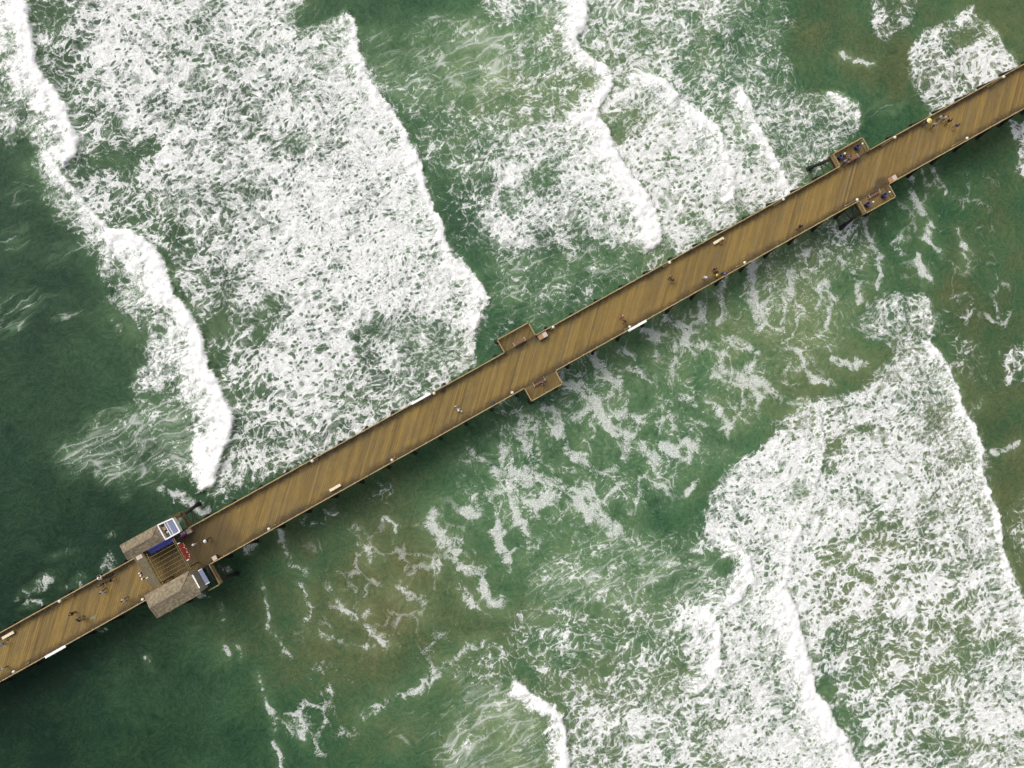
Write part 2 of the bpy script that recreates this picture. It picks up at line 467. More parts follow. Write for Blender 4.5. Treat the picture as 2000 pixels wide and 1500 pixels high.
# loose threads along the lower side of the pier
region([(1540, 440), (1700, 400), (1720, 500), (1640, 640), (1480, 720), (1380, 620), (1440, 510)], soft=80, D=0.22, M=0.62, S=0.0)
region([(1540, 450), (1690, 415), (1700, 470), (1560, 520)], soft=40, D=0.40, M=0.55, S=0.1)
region([(1090, 700), (1420, 560), (1500, 700), (1440, 900), (1220, 940), (1000, 980), (900, 900), (1000, 800)], soft=140, M=0.42)
blob(1010, 800, 60, 26, 25, D=0.34, M=0.4)
blob(930, 850, 40, 20, 30, D=0.26)
blob(730, 960, 34, 26, 20, D=0.30)
blob(660, 1000, 40, 14, 20, D=0.26)
blob(620, 1020, 26, 16, 0, D=0.32)
STROKES = [
        ([(1157, 690), (1163, 703), (1180, 720), (1193, 740), (1213, 760)], 13, 1.0), ([(1227, 720), (1260, 737)], 12, 1.0),
        ([(1210, 687), (1237, 702)], 11, .9), ([(1257, 643), (1283, 663), (1297, 683), (1283, 693)], 11, .9),
        ([(1300, 623), (1320, 637), (1343, 653)], 9, 1.0),
        ([(1343, 653), (1337, 670), (1360, 677), (1400, 667), (1427, 660), (1450, 663), (1480, 687)], 10, .85),
        ([(1320, 700), (1317, 733), (1310, 763), (1327, 777), (1353, 783), (1357, 797)], 9, .85),
        ([(1280, 740), (1283, 777), (1300, 787), (1317, 777)], 7, .8), ([(1313, 787), (1307, 813), (1280, 823), (1287, 847)], 7, .8),
        ([(1117, 753), (1140, 777), (1163, 783), (1167, 810), (1193, 840), (1220, 853)], 12, .95), ([(1230, 758), (1222, 778), (1208, 772)], 9, .8),
        ([(1207, 847), (1227, 837), (1240, 820), (1262, 826)], 8, .8), ([(1222, 850), (1226, 880)], 18, 1.0), ([(1250, 868), (1287, 897)], 15, 1.0),
        ([(1297, 870), (1320, 883)], 14, 1.0), ([(1343, 897), (1350, 870), (1343, 853)], 9, .8),
        ([(1060, 793), (1087, 810), (1093, 833), (1087, 847), (1110, 863), (1110, 877), (1133, 897), (1160, 913), (1180, 923), (1207, 910)], 12, 1.0),
        ([(1020, 843), (1030, 867), (1043, 893), (1033, 920), (1030, 943)], 16, 1.0),
        ([(1000, 923), (1033, 930), (1067, 937), (1100, 950), (1150, 967)], 14, .95), ([(1047, 985), (1083, 967)], 16, .9),
        ([(1363, 593), (1373, 633)], 9, .9), ([(1417, 540), (1405, 575), (1417, 610), (1403, 630)], 11, .9),
        ([(1463, 517), (1467, 583), (1480, 613), (1480, 640)], 14, .9), ([(1367, 687), (1377, 720), (1360, 743)], 8, .7),
        ([(1407, 717), (1433, 730), (1460, 740), (1500, 747)], 16, .95), ([(1480, 687), (1477, 707), (1457, 720)], 11, .9),
        ([(1443, 800), (1460, 773), (1500, 763)], 11, .8), ([(1400, 800), (1420, 823)], 12, .8), ([(1253, 930), (1257, 960), (1262, 975)], 8, .8),
        ([(1260, 947), (1303, 950)], 8, .8), ([(1187, 963), (1217, 940)], 8, .75), ([(1340, 963), (1367, 937)], 9, .75),
        ([(1543, 517), (1547, 553), (1537, 587)], 13, .8), ([(1647, 500), (1647, 533), (1660, 540)], 9, .8), ([(1670, 530), (1677, 560), (1680, 583)], 9, .9),
        ([(1620, 550), (1627, 580), (1617, 627)], 8, .9), ([(1717, 500), (1720, 527), (1717, 557)], 8, .85), ([(1790, 500), (1803, 537), (1813, 547)], 7, .85),
        ([(1590, 560), (1610, 580), (1627, 587)], 7, .75), ([(1560, 673), (1573, 693), (1567, 717), (1537, 717)], 8, .8),
        ([(1577, 693), (1587, 743), (1623, 750)], 6, .8), ([(1623, 697), (1643, 710), (1687, 707)], 10, .85), ([(1500, 757), (1533, 777), (1567, 777)], 11, .9),
        ([(1533, 747), (1557, 753)], 12, .8), ([(1777, 353), (1780, 387), (1797, 423)], 7, .95), ([(1817, 320), (1827, 357), (1843, 380)], 6, .9),
        ([(1797, 335), (1803, 366), (1815, 366)], 5, .8), ([(1730, 400), (1730, 443)], 4, .75), ([(1693, 420), (1693, 460), (1713, 500)], 7, .85),
        ([(1810, 443), (1807, 470), (1830, 493)], 6, .85), ([(1867, 453), (1880, 480), (1882, 500), (1885, 520)], 6, .85), ([(1760, 463), (1743, 477), (1767, 497)], 6, .85),
        ([(550, 1040), (563, 1070), (573, 1097), (590, 1107), (603, 1123)], 7, .95), ([(507, 1133), (515, 1153), (523, 1180), (523, 1230), (540, 1247), (560, 1280)], 4, .75),
        ([(590, 1137), (595, 1173), (607, 1190), (593, 1223), (623, 1233), (667, 1257), (697, 1260), (730, 1263)], 6, .82),
        ([(643, 1153), (667, 1180), (687, 1207), (713, 1203), (717, 1217), (727, 1240), (757, 1257)], 7, .85), ([(690, 1030), (703, 1057), (723, 1070), (727, 1090)], 8, .9),
        ([(710, 1205), (722, 1190)], 8, .85), ([(740, 1010), (770, 1020), (780, 1045)], 5, .75),
        ([(847, 1000), (843, 1023), (853, 1043), (867, 1063), (893, 1060), (890, 1097), (917, 1120), (947, 1120), (943, 1147), (960, 1177), (977, 1180)], 12, .98),
        ([(970, 1030), (977, 1073), (997, 1110)], 11, 1.0), ([(893, 1140), (907, 1167), (933, 1193)], 8, .85), ([(773, 1147), (807, 1163), (833, 1173), (823, 1197)], 10, .85),
        ([(850, 1097), (857, 1113)], 8, .85), ([(883, 1290), (910, 1267), (940, 1260)], 10, .95),
        ([(717, 1400), (740, 1380), (767, 1370), (787, 1357), (820, 1350), (833, 1327), (863, 1303)], 11, .95),
        ([(500, 1320), (513, 1360), (527, 1393), (535, 1413), (532, 1443), (543, 1493), (548, 1560)], 5, .9), ([(567, 1413), (595, 1443)], 7, .8),
        ([(917, 887), (937, 903), (967, 917), (990, 937)], 11, .85), ([(940, 975), (950, 960), (962, 966), (957, 980)], 7, .85), ([(927, 973), (938, 992)], 9, .8),
        ([(980, 833), (977, 880), (983, 917)], 8, .8), ([(905, 1003), (935, 1006)], 10, .95), ([(1000, 960), (1010, 1010), (1030, 1040)], 12, .7),
        ([(430, 1180), (437, 1210)], 4, .8), ([(465, 1265), (470, 1285)], 5, .7), ([(435, 1270), (440, 1280)], 7, .75), ([(285, 1280), (295, 1305)], 4, .6),
        ([(1120, 980), (1170, 1010), (1220, 1050)], 18, .85), ([(1030, 1075), (1045, 1070)], 10, .8)]
for x, y, rx, ry in [(810, 1270, 40, 26), (620, 1310, 26, 18), (685, 1310, 30, 24), (645, 1350, 16, 18), (600, 1400, 60, 36), (650, 1450, 60, 24), (550, 1285, 20, 18),
                     (850, 1310, 26, 20), (960, 1230, 24, 18), (870, 1250, 40, 20), (1880, 600, 40, 40), (1930, 560, 50, 30), (1960, 620, 30, 30), (1850, 470, 40, 40),
                     (1000, 1100, 50, 40)]:
    blob(x, y, rx, ry, 20, O=0.40)
region([(1090, 700), (1420, 550), (1600, 500), (1700, 560), (1650, 700), (1500, 800), (1400, 920), (1250, 1010), (1050, 1060), (900, 1000), (900, 880), (1000, 800)],
       soft=100, O=0.27, M=0.55, D=0.22, S=0.0)
region([(560, 1050), (900, 960), (1010, 1100), (960, 1250), (720, 1290), (560, 1250)], soft=120, O=0.17)
region([(1700, 380), (1960, 300), (1960, 640), (1830, 560), (1720, 560)], soft=100, O=0.17)
for pts, w, v in STROKES:
    stroke(pts, w, v * (0.74 if pts[0][0] < 760 else 1.0))
# lower surf, from the small crests at left to the wide sheet at right
region([(1010, 1235), (1130, 1100), (1300, 1060), (1390, 1010), (1440, 920), (1500, 1200), (1560, 1830), (1100, 1830), (1110, 1400), (1030, 1320)],
       soft=70, D=0.46, S=0.15, M=0.5)
region([(1020, 1090), (1180, 1040), (1330, 1050), (1390, 1090), (1370, 1180), (1180, 1200), (1040, 1200)], soft=70, D=0.36, B=0.56, M=0.72)
region([(1000, 1200), (1140, 1180), (1280, 1220), (1160, 1330), (1010, 1290)], soft=60, D=0.40, S=0.05)
blob(1110, 1290, 60, 16, 10, D=0.30)
blob(1060, 1350, 50, 20, 10, D=0.30)
region([(1100, 1370), (1350, 1330), (1500, 1180), (1560, 1830), (1110, 1830)], soft=90, D=0.60, S=0.3, M=0.4)
region([(1320, 1190), (1390, 1180), (1540, 1150), (1600, 1340), (1690, 1530), (1500, 1560), (1380, 1400)], soft=70, D=0.82, S=0.55, M=0.5)
region([(1640, 645), (1690, 590), (1750, 570), (1800, 580), (1828, 630), (1820, 672), (1770, 690), (1700, 670)], soft=30, D=0.56, S=0.55, M=0.3)
region([(1380, 1040), (1385, 960), (1440, 905), (1510, 850), (1530, 812), (1590, 780), (1640, 775), (1680, 762), (1740, 700), (1800, 660), (1850, 705), (1882, 800),
        (1916, 870), (1920, 930), (1955, 1030), (1990, 1150), (2330, 1700), (2330, 1830), (1700, 1830), (1610, 1370), (1555, 1200), (1440, 1180), (1400, 1120)],
       soft=22, wob=0.8, D=0.74, S=0.45, M=0.4)
region([(1560, 1080), (1720, 1000), (1860, 1060), (1960, 1250), (1960, 1500), (1720, 1500), (1620, 1400)], soft=120, D=0.67, S=0.12)
region([(1780, 680), (1850, 720), (1915, 870), (1955, 1040), (1900, 1080), (1830, 900), (1760, 760)], soft=60, D=0.70, S=0.95)
region([(1960, 1200), (2330, 1500), (2330, 1830), (1900, 1830), (1880, 1400)], soft=100, D=0.70, S=0.5)
blob(1850, 815, 36, 34, 0, D=0.56, S=0.9)
blob(1690, 835, 26, 12, 10, D=0.34, S=0.0)
blob(1625, 870, 16, 24, -20, D=0.22, S=0.0)
blob(1615, 910, 20, 14, 0, D=0.28, S=0.0)
blob(1700, 1040, 50, 20, 15, D=0.44, S=0.1)
blob(1740, 1070, 40, 14, -10, D=0.40, S=0.1)
blob(1615, 1065, 30, 24, 0, D=0.42, S=0.0)
blob(1640, 1110, 40, 30, 0, D=0.50, S=0.0)
blob(1900, 1260, 80, 24, 25, D=0.48, S=0.2)
blob(1840, 1310, 60, 14, 25, D=0.44, S=0.1)
blob(1615, 1350, 26, 22, 0, D=0.08, S=0.0)
blob(1645, 1395, 24, 24, 40, D=0.14, S=0.0)
blob(1660, 1420, 26, 34, 40, D=0.36, S=0.0)
blob(1700, 1335, 60, 16, 10, D=0.42, S=0.0)
blob(1900, 1450, 50, 18, 15, D=0.44, S=0.1)
blob(1850, 1180, 60, 24, 10, D=0.58, S=0.1)
blob(1480, 950, 50, 40, 0, D=0.82, S=0.7)
blob(1540, 830, 40, 14, 10, D=0.62, S=0.3)
blob(1505, 985, 26, 24, 0, D=0.48, S=0.8)
blob(1700, 800, 60, 30, 10, D=0.80, S=0.6)
blob(1700, 920, 80, 60, 0, D=0.76, S=0.5)
front([(1814, 588), (1820, 610), (1829, 630), (1822, 646)], 26, 0.75, 0.3, white=6)
front([(1822, 672), (1836, 686), (1851, 706), (1856, 726), (1871, 756), (1879, 786), (1886, 811), (1905, 831), (1916, 856), (1919, 886), (1916, 906),
       (1926, 941), (1936, 971), (1950, 1001), (1956, 1031), (1958, 1066), (1971, 1101), (1986, 1141), (2001, 1172), (2060, 1290), (2140, 1500)],
      48, 0.9, 0.5, white=11, tail=0.5)
front([(1588, 786), (1600, 810), (1606, 840), (1606, 890), (1601, 920), (1589, 970), (1581, 1000), (1561, 1040), (1546, 1070), (1541, 1110), (1536, 1146)],
      60, 0.85, 0.45, white=9)
blob(1405, 1100, 26, 30, 0, D=0.03, B=0.2, M=0.3, O=0.0)
front([(1438, 1060), (1460, 1080), (1471, 1110), (1473, 1132), (1456, 1152), (1441, 1176), (1428, 1188)], 40, 0.95, 0.8, white=20)
front([(1362, 1184), (1386, 1196), (1401, 1220), (1409, 1260), (1406, 1300), (1391, 1330), (1368, 1348)], 66, 0.95, 0.6, white=20, tail=0.8)
front([(1020, 1330), (1041, 1350), (1061, 1365), (1081, 1380), (1096, 1396), (1106, 1420), (1111, 1450), (1109, 1500), (1107, 1560), (1110, 1700)],
      50, 0.95, 1.1, white=22, endfade=10)
region([(880, 1300), (1020, 1330), (1060, 1380), (1066, 1480), (1060, 1830), (820, 1830), (860, 1450)], soft=60, B=0.66, M=0.75, D=0.25)
blob(1010, 1420, 46, 60, 0, M=0.95, B=0.6)
region([(880, 1290), (980, 1260), (1020, 1300), (1000, 1360), (900, 1350)], soft=60, D=0.40, S=0.0, M=0.4)
blob(810, 1440, 60, 60, 0, B=0.30, M=0.15)
front([(1538, 1148), (1552, 1180), (1556, 1210), (1564, 1230), (1571, 1260), (1581, 1290), (1591, 1320), (1593, 1346), (1611, 1371), (1626, 1391),
       (1636, 1420), (1656, 1446), (1666, 1471), (1681, 1501), (1740, 1620), (1800, 1830)], 120, 0.98, 0.8, white=32, tail=0.9)
region([(1840, 640), (1900, 650), (1950, 700), (1940, 760), (1870, 730)], soft=50, D=0.30)
region([(1955, 690), (1985, 665), (2030, 650), (2030, 740), (1960, 745)], soft=20, D=0.55, S=0.1)
region([(1925, 1000), (2030, 960), (2030, 1130), (1975, 1090)], soft=60, D=0.34, M=0.3)
stroke([(1893, 812), (1908, 797), (1922, 785)], 4, 0.75)
stroke([(1940, 885), (1970, 875), (1990, 868)], 6, 0.6)
D = np.clip(D, 0, 1)
CTL = [(0, 0, 0.25, 0.90), (60, 380, 0.22, 1.10), (60, 600, 0.12, 0.99), (150, 800, 0.22, 1.04), (250, 640, 0.28, 1.10), (300, 900, 0.22, 0.99), (60, 1000, 0.06, 0.90), (200, 1050, 0.05, 0.85),
       (60, 1200, 0, 0.70), (100, 1400, 0, 0.75), (300, 1300, 0.24, 0.99), (250, 1450, 0.19, 0.94), (450, 1400, 0.32, 1.14), (450, 1200, 0.49, 1.20),
       (600, 1050, 0.64, 1.42), (750, 1150, 0.86, 1.65), (650, 1230, 0.84, 1.47), (750, 1420, 0.49, 1.51), (600, 1470, 0.36, 1.29), (900, 1300, 0.59, 1.81),
       (800, 30, 0.3, 1.48), (800, 160, 0.4, 1.62), (1000, 150, 0.6, 2.33), (900, 400, 0.3, 1.43), (1050, 420, 0.3, 1.55), (1050, 560, 0.38, 1.71), (300, 500, 0.35, 0.99), (500, 300, 0.3, 1.14),
       (440, 650, 0.45, 0.97), (600, 800, 0.3, 1.11), (1100, 800, 0.4, 1.94), (1250, 780, 0.42, 2.02), (1000, 1000, 0.4, 1.86), (1300, 900, 0.42, 1.86), (1300, 1010, 0.3, 1.63),
       (1450, 620, 0.65, 2.33), (1600, 640, 0.72, 2.33), (1550, 730, 0.7, 1.94), (1700, 480, 0.55, 1.63), (1800, 420, 0.4, 1.55), (1900, 420, 0.6, 1.55), (1850, 600, 0.62, 1.47),
       (1950, 520, 0.5, 1.47), (1950, 850, 0.7, 1.47), (1970, 950, 0.75, 1.55), (1650, 80, 0.62, 1.55), (1750, 180, 0.68, 1.55), (1850, 15, 0.55, 1.71), (1970, 50, 0.75, 1.71), (1700, 240, 0.22, 1.47),
       (1300, 300, 0.6, 2.33), (1200, 200, 0.65, 2.17), (1350, 100, 0.5, 2.02), (1450, 150, 0.35, 1.71), (1700, 900, 0.65, 1.86), (1700, 1100, 0.75, 2.02), (1800, 1300, 0.68, 2.02), (1620, 1370, 0.5, 1.86),
       (1200, 1250, 0.55, 1.71), (1200, 1400, 0.65, 1.71), (1400, 1000, 0.35, 1.71), (1150, 1100, 0.42, 2.02), (1400, 1450, 0.6, 1.86)]


# ---- spread of milky water around foam, colour of the bottom
def blur(F, r):
    k = np.exp(-0.5 * (np.arange(-3 * r, 3 * r + 1) / r) ** 2)
    k /= k.sum()
    P = np.pad(F, ((3 * r, 3 * r), (3 * r, 3 * r)), mode='edge')
    P = sum(k[i] * P[i:i + F.shape[0], :] for i in range(6 * r + 1))
    return sum(k[i] * P[:, i:i + F.shape[1]] for i in range(6 * r + 1))


M = np.clip(np.maximum(M, blur(D, 8) * 0.28), 0, 1)
ctl = np.array(CTL, dtype=float)               # x, y, tone 0 deep .. 1 sandy, lightness
wt = np.zeros_like(GX)
T = np.zeros_like(GX)
LG = np.zeros_like(GX)
for x, y, tv, lv in ctl:
    w = 1.0 / ((GX - x) ** 2 + (GY - y) ** 2 + 60 ** 2) ** 1.6
    wt += w
    T += w * tv
    LG += w * lv
T /= wt
LG /= wt

# ---- surface grid, turned like the photograph, fine in and near view and coarse to the horizon
CELL = 0.205


def axis(lo, hi):
    core = np.arange(lo, hi + CELL, CELL)
    left, right, step = [], [], CELL
    a, b = core[0], core[-1]
    while b < 6000:
        step *= 1.22
        a -= step
        b += step
        left.append(a)
        right.append(b)
    return np.concatenate([left[::-1], core, right])


cy_, sy_ = math.cos(RZ), math.sin(RZ)
ax_u, ax_v = axis(-83, 92), axis(-66, 70)
UU, VV = np.meshgrid(ax_u, ax_v)
XW = UU * cy_ + VV * sy_
YW = -UU * sy_ + VV * cy_
PX, PY = w2p(np.stack([XW, YW, np.zeros_like(XW)], -1))
far = np.hypot(UU, VV)


def sample(F, X, Y):
    i = np.clip((Y - gy[0]) / GS, 0, len(gy) - 1.001)
    j = np.clip((X - gx[0]) / GS, 0, len(gx) - 1.001)
    i0, j0 = i.astype(int), j.astype(int)
    fi, fj = i - i0, j - j0
    return ((F[i0, j0] * (1 - fj) + F[i0, j0 + 1] * fj) * (1 - fi)
            + (F[i0 + 1, j0] * (1 - fj) + F[i0 + 1, j0 + 1] * fj) * fi)


cx_ = np.clip(PX, -3000, 5000)
cyy = np.clip(PY, -3000, 5000)
wx = fbm(cx_ / 16, cyy / 16, 41, 4, 0.65) * 6.5
wy = fbm(cx_ / 16, cyy / 16, 51, 4, 0.65) * 6.5
SXc, SYc = cx_ + wx, cyy + wy
out = sst(0, 260, np.maximum(np.maximum(-250 - PX, PX - 2250), np.maximum(-250 - PY, PY - 1750)))
fld = {k: sample(v, SXc, SYc) for k, v in dict(D=D, S=S, O=O, B=B, M=M, T=T, LG=LG, HT=HT, WH=WH).items()}
# open water beyond the photograph: loose patches of lace on the same swell
loose = np.clip(fbm(XW / 26, YW / 40, 71, 4) * 1.1 + 0.1, 0, 0.7) * (far < 900)
fld['D'] = fld['D'] * (1 - out) + loose * out
for k, v in (('O', 0), ('B', 0), ('WH', 0), ('HT', 0), ('S', 0.4)):
    fld[k] = fld[k] * (1 - out) + v * out
swell = 0.28 * np.sin(XW / 6.4 + 1.3 * fbm(XW / 45, YW / 45, 81, 2)) * (far < 1500)
near = np.clip(1 - (far - 120) / 200, 0, 1)
chop = fbm(XW / 2.6, YW / 3.4, 91, 4) * 0.14
churn = (fbm(XW / 0.9, YW / 0.9, 101, 3) * 0.30 + np.abs(fbm(XW / 1.9, YW / 1.9, 121, 2)) * 0.25) * np.clip(fld['D'] * 0.75 + fld['WH'] * 0.5, 0, 0.9)
ZW = swell + fld['HT'] + (chop + churn) * near

nv, nu = XW.shape
verts = np.stack([XW, YW, ZW], -1).reshape(-1, 3).astype(np.float32)
idx = np.arange(nu * nv).reshape(nv, nu)
quads = np.stack([idx[:-1, :-1], idx[:-1, 1:], idx[1:, 1:], idx[1:, :-1]], -1).reshape(-1, 4)
me = bpy.data.meshes.new('sea')
me.vertices.add(len(verts))
me.vertices.foreach_set('co', verts.ravel())
me.loops.add(quads.size)
me.loops.foreach_set('vertex_index', quads.ravel().astype(np.int32))
me.polygons.add(len(quads))
me.polygons.foreach_set('loop_start', np.arange(0, quads.size, 4, dtype=np.int32))
me.polygons.foreach_set('loop_total', np.full(len(quads), 4, dtype=np.int32))
me.polygons.foreach_set('use_smooth', np.ones(len(quads), dtype=bool))
for nm, chans in (('foam_a', 'DSO'), ('foam_b', 'MTB'), ('foam_c', ('LG', 'WH', 'HT'))):
    at = me.attributes.new(nm, 'FLOAT_COLOR', 'POINT')
    col = np.ones((nu * nv, 4), np.float32)
    for i, c in enumerate(chans):
        col[:, i] = fld[c].ravel()
    at.data.foreach_set('color', col.ravel())
dr = np.zeros((nu * nv, 3), np.float32)
dr[:, 0] = (fbm(XW / 5.2, YW / 5.2, 201, 3) * 1.6 + fbm(XW / 2.1, YW / 2.1, 225, 2) * 0.5 + fbm(XW / 0.9, YW / 0.9, 221, 2) * 0.2).ravel()
dr[:, 1] = (fbm(XW / 5.2, YW / 5.2, 211, 3) * 1.6 + fbm(XW / 2.1, YW / 2.1, 235, 2) * 0.5 + fbm(XW / 0.9, YW / 0.9, 231, 2) * 0.2).ravel()
me.attributes.new('drift', 'FLOAT_VECTOR', 'POINT').data.foreach_set('vector', dr.ravel())
na = np.ones((nu * nv, 4), np.float32)
na[:, 0] = fbm(XW / 8, YW / 8, 241, 4).ravel()
na[:, 1] = fbm(XW / 2.8, YW / 2.8, 251, 4).ravel()
na[:, 2] = fbm(XW / 6, YW / 6, 261, 4, 0.7).ravel()
me.attributes.new('noise_a', 'FLOAT_COLOR', 'POINT').data.foreach_set('color', na.ravel())
me.update()
me.validate()
sea = bpy.data.objects.new('sea', me)
scene.collection.objects.link(sea)
sea['kind'] = 'structure'


def sea_material():
    k = NT('sea_water')
    pos = k.n('ShaderNodeNewGeometry').outputs['Position']
    P = k.vmath('MULTIPLY', pos, (1, 1, 0))
    Dn, Sn, On = k.attr('foam_a')[:3]
    Mn, Tn, Bn = k.attr('foam_b')[:3]
    Ln, Wn, Hn = k.attr('foam_c')[:3]
    N1, N2, N3 = k.attr('noise_a')[:3]           # tone at 7 m, 2.5 m and 5 m
    wq = k.n('ShaderNodeAttribute', attribute_name='drift').outputs['Vector']
    Q = k.vmath('ADD', P, wq)
    mid = lambda v, g: k.math('MULTIPLY', k.math('SUBTRACT', v, 0.5), g)
    fb = k.noise(Q, 1.55, 7, 0.64, 0.15, dim='2D')
    fine = k.noise(P, 4.6, 4, 0.68, 0.3, dim='2D')
    rag = k.math('ADD', mid(fb, 1.0), mid(fine, 0.55))
    # --- foam as a sheet torn open by bubbles of three sizes, thin threads left across the big ones
    loc = k.math('ADD', Dn, k.math('ADD', k.math('MULTIPLY', N2, 0.25), k.math('MULTIPLY', N1, 0.20)))
    Qh = k.vmath('MULTIPLY', k.vmath('ADD', P, k.vmath('SCALE', wq, 0.60)), (0.84, 1.14, 1.0))

    def bubbles(scale, full, gain, spread, soft, torn):
        v = k.n('ShaderNodeTexVoronoi', voronoi_dimensions='2D', feature='F1')
        k.put(v.inputs['Vector'], Qh)
        v.inputs['Scale'].default_value = scale
        sc = k.n('ShaderNodeSeparateColor')
        k.put(sc.inputs[0], v.outputs['Color'])
        r = k.math('ADD', k.math('MULTIPLY', k.math('SUBTRACT', full, loc), gain), mid(sc.outputs[0], spread))
        d = k.math('ADD', v.outputs['Distance'], k.math('MULTIPLY', rag, torn))
        return k.math('SUBTRACT', 1.0, k.sstep(-soft, soft, k.math('SUBTRACT', d, r)))

    ha = bubbles(0.70, 0.80, 1.5, 1.15, 0.13, 0.50)
    hb = bubbles(1.50, 0.80, 1.4, 1.1, 0.18, 0.60)
    hc = bubbles(3.0, 0.82, 1.3, 1.1, 0.28, 0.78)
    curl = k.n('ShaderNodeCombineXYZ')
    k.put(curl.inputs[0], k.math('ADD', mid(fb, 1.5), mid(fine, 0.5)))
    k.put(curl.inputs[1], k.math('SUBTRACT', mid(fine, 1.0), mid(fb, 0.7)))
    curl = curl.outputs[0]
    dt = k.math('DIVIDE', k.voro(k.vmath('ADD', Q, curl), 0.62), 0.62)
    tw = k.math('MULTIPLY', k.math('MINIMUM', k.math('MULTIPLY', k.math('SUBTRACT', loc, 0.06), 0.20), 0.105), k.math('ADD', 0.9, k.math('MULTIPLY', rag, 4.6)))
    ta = k.math('MULTIPLY', k.sstep(-0.07, 0.07, k.math('SUBTRACT', tw, dt)), k.math('ADD', 0.66, mid(fb, 1.2)))
    sheet = k.math('SUBTRACT', 1.0, k.math('MAXIMUM', ha, k.math('MULTIPLY', hb, 0.95)))
    lace = k.math('MAXIMUM', ta, sheet)
    st = k.vmath('MULTIPLY', k.vmath('ADD', P, k.vmath('SCALE', wq, 0.5)), (0.80, 1.15, 1.0))
    fb2 = k.noise(st, 1.7, 7, 0.66, 0.25, dim='2D')
    tuft = k.math('ADD', mid(fb2, 2.4), k.math('ADD', mid(fine, 0.5), k.math('MULTIPLY', k.math('SUBTRACT', loc, 0.46), 1.3)))
    churn = k.sstep(-0.40, 0.40, tuft)
    churn = k.math('MINIMUM', churn, k.math('SUBTRACT', 1.0, k.math('MULTIPLY', k.math('MAXIMUM', hb, k.math('MULTIPLY', hc, 0.75)), 0.92)))
    churn = k.math('MAXIMUM', churn, k.math('MULTIPLY', ta, 0.6))
    f1 = k.mix(Sn, lace, churn, 'FLOAT')
    f1 = k.math('MULTIPLY', f1, k.sstep(-0.55, 0.12, k.math('ADD', rag, k.math('MULTIPLY', k.math('SUBTRACT', loc, 0.55), 0.9))))
    f1 = k.math('MULTIPLY', f1, k.sstep(0.02, 0.16, Dn))
    # --- streaks drawn along the run of the waves
    sq = k.vmath('MULTIPLY', k.vmath('ADD', k.vmath('ADD', P, k.vmath('SCALE', wq, 0.6)), k.vmath('SCALE', curl, 0.45)), (0.17, 1.0, 1.0))
    vd = k.voro(sq, 0.62)
    ns = k.noise(sq, 0.9, 7, 0.66, 0.3, dim='2D')
    ws = k.math('MULTIPLY', k.math('ADD', k.math('SUBTRACT', Bn, 0.40), k.math('ADD', mid(ns, 1.5), k.math('MULTIPLY', N2, 0.35))), 0.20)
    f2 = k.sstep(-0.06, 0.08, k.math('SUBTRACT', ws, k.math('MULTIPLY', vd, 1.0)))
    f2b = k.sstep(0.50, 1.05, k.math('ADD', Bn, mid(ns, 1.5)))
    f2 = k.math('MULTIPLY', k.math('MAXIMUM', k.math('MULTIPLY', f2, 0.46), k.math('MULTIPLY', f2b, 0.22)), k.sstep(0.02, 0.16, Bn))
    # --- old foam: soft drifting patches with crumbling edges
    on = k.math('ADD', On, k.math('ADD', k.math('MULTIPLY', rag, 1.15), k.math('ADD', k.math('MULTIPLY', N2, 0.42), k.math('MULTIPLY', N1, 0.10))))
    wv = k.voro(k.vmath('MULTIPLY', k.vmath('ADD', k.vmath('ADD', P, k.vmath('SCALE', wq, 1.2)), k.vmath('SCALE', curl, 1.1)), (1.25, 0.80, 1.0)), 0.25)
    web = k.math('SUBTRACT', 1.0, k.sstep(0.0, 0.15, wv))
    on = k.math('ADD', on, k.math('MULTIPLY', web, k.math('ADD', 0.36, k.math('MULTIPLY', N2, 0.5))))
    f3 = k.math('MULTIPLY', k.sstep(0.45, 1.0, on), k.sstep(0.06, 0.30, On))
    f3 = k.math('MULTIPLY', f3, k.math('ADD', 0.60, mid(fine, 0.9)))
    # --- plunging crest
    f4 = k.sstep(0.22, 0.86, k.math('ADD', Wn, k.math('MULTIPLY', k.math('ADD', k.math('ADD', mid(ns, 1.8), mid(fine, 0.8)), mid(fb2, 2.4)), k.math('SUBTRACT', 1.16, Wn))))
    f4 = k.math('MULTIPLY', f4, k.sstep(0.03, 0.15, Wn))
    foam = k.math('MAXIMUM', k.math('MAXIMUM', f1, f4), k.math('MAXIMUM', f2, f3))
    # --- water body
    tn = k.math('ADD', Tn, k.math('ADD', k.math('MULTIPLY', N3, 0.24), k.math('ADD', k.math('MULTIPLY', N2, 0.10), k.math('ADD', mid(fb, 0.45), mid(fine, 0.40)))), clamp=True)
    ramp = k.n('ShaderNodeValToRGB')
    k.put(ramp.inputs[0], tn)
    e = ramp.color_ramp.elements
    e[0].position, e[0].color = 0.0, (0.0090, 0.0305, 0.0168, 1)
    e[1].position, e[1].color = 1.0, (0.066, 0.066, 0.029, 1)
    e2 = e.new(0.45)
    e2.color = (0.0245, 0.0575, 0.0262, 1)
    shade = k.math('ADD', 1.0, k.math('ADD', k.math('MULTIPLY', N1, 0.22), k.math('ADD', mid(fb, 0.8), mid(fine, 0.75))))
    water = k.vmath('SCALE', ramp.outputs[0], k.math('MULTIPLY', k.math('MULTIPLY', Ln, 1.15), shade))
    mk = k.math('MULTIPLY', Mn, k.math('ADD', 0.60, k.math('ADD', k.math('MULTIPLY', N2, 0.55), k.math('ADD', k.math('MULTIPLY', N3, 0.25), mid(fb, 0.7)))), clamp=True)
    mk = k.math('MAXIMUM', mk, k.math('MULTIPLY', Bn, k.math('MULTIPLY', k.sstep(0.40, 0.72, ns), 0.9)), clamp=True)
    milk = k.mix(k.math('MULTIPLY', Tn, 0.8), (0.14, 0.27, 0.13), (0.27, 0.30, 0.16))
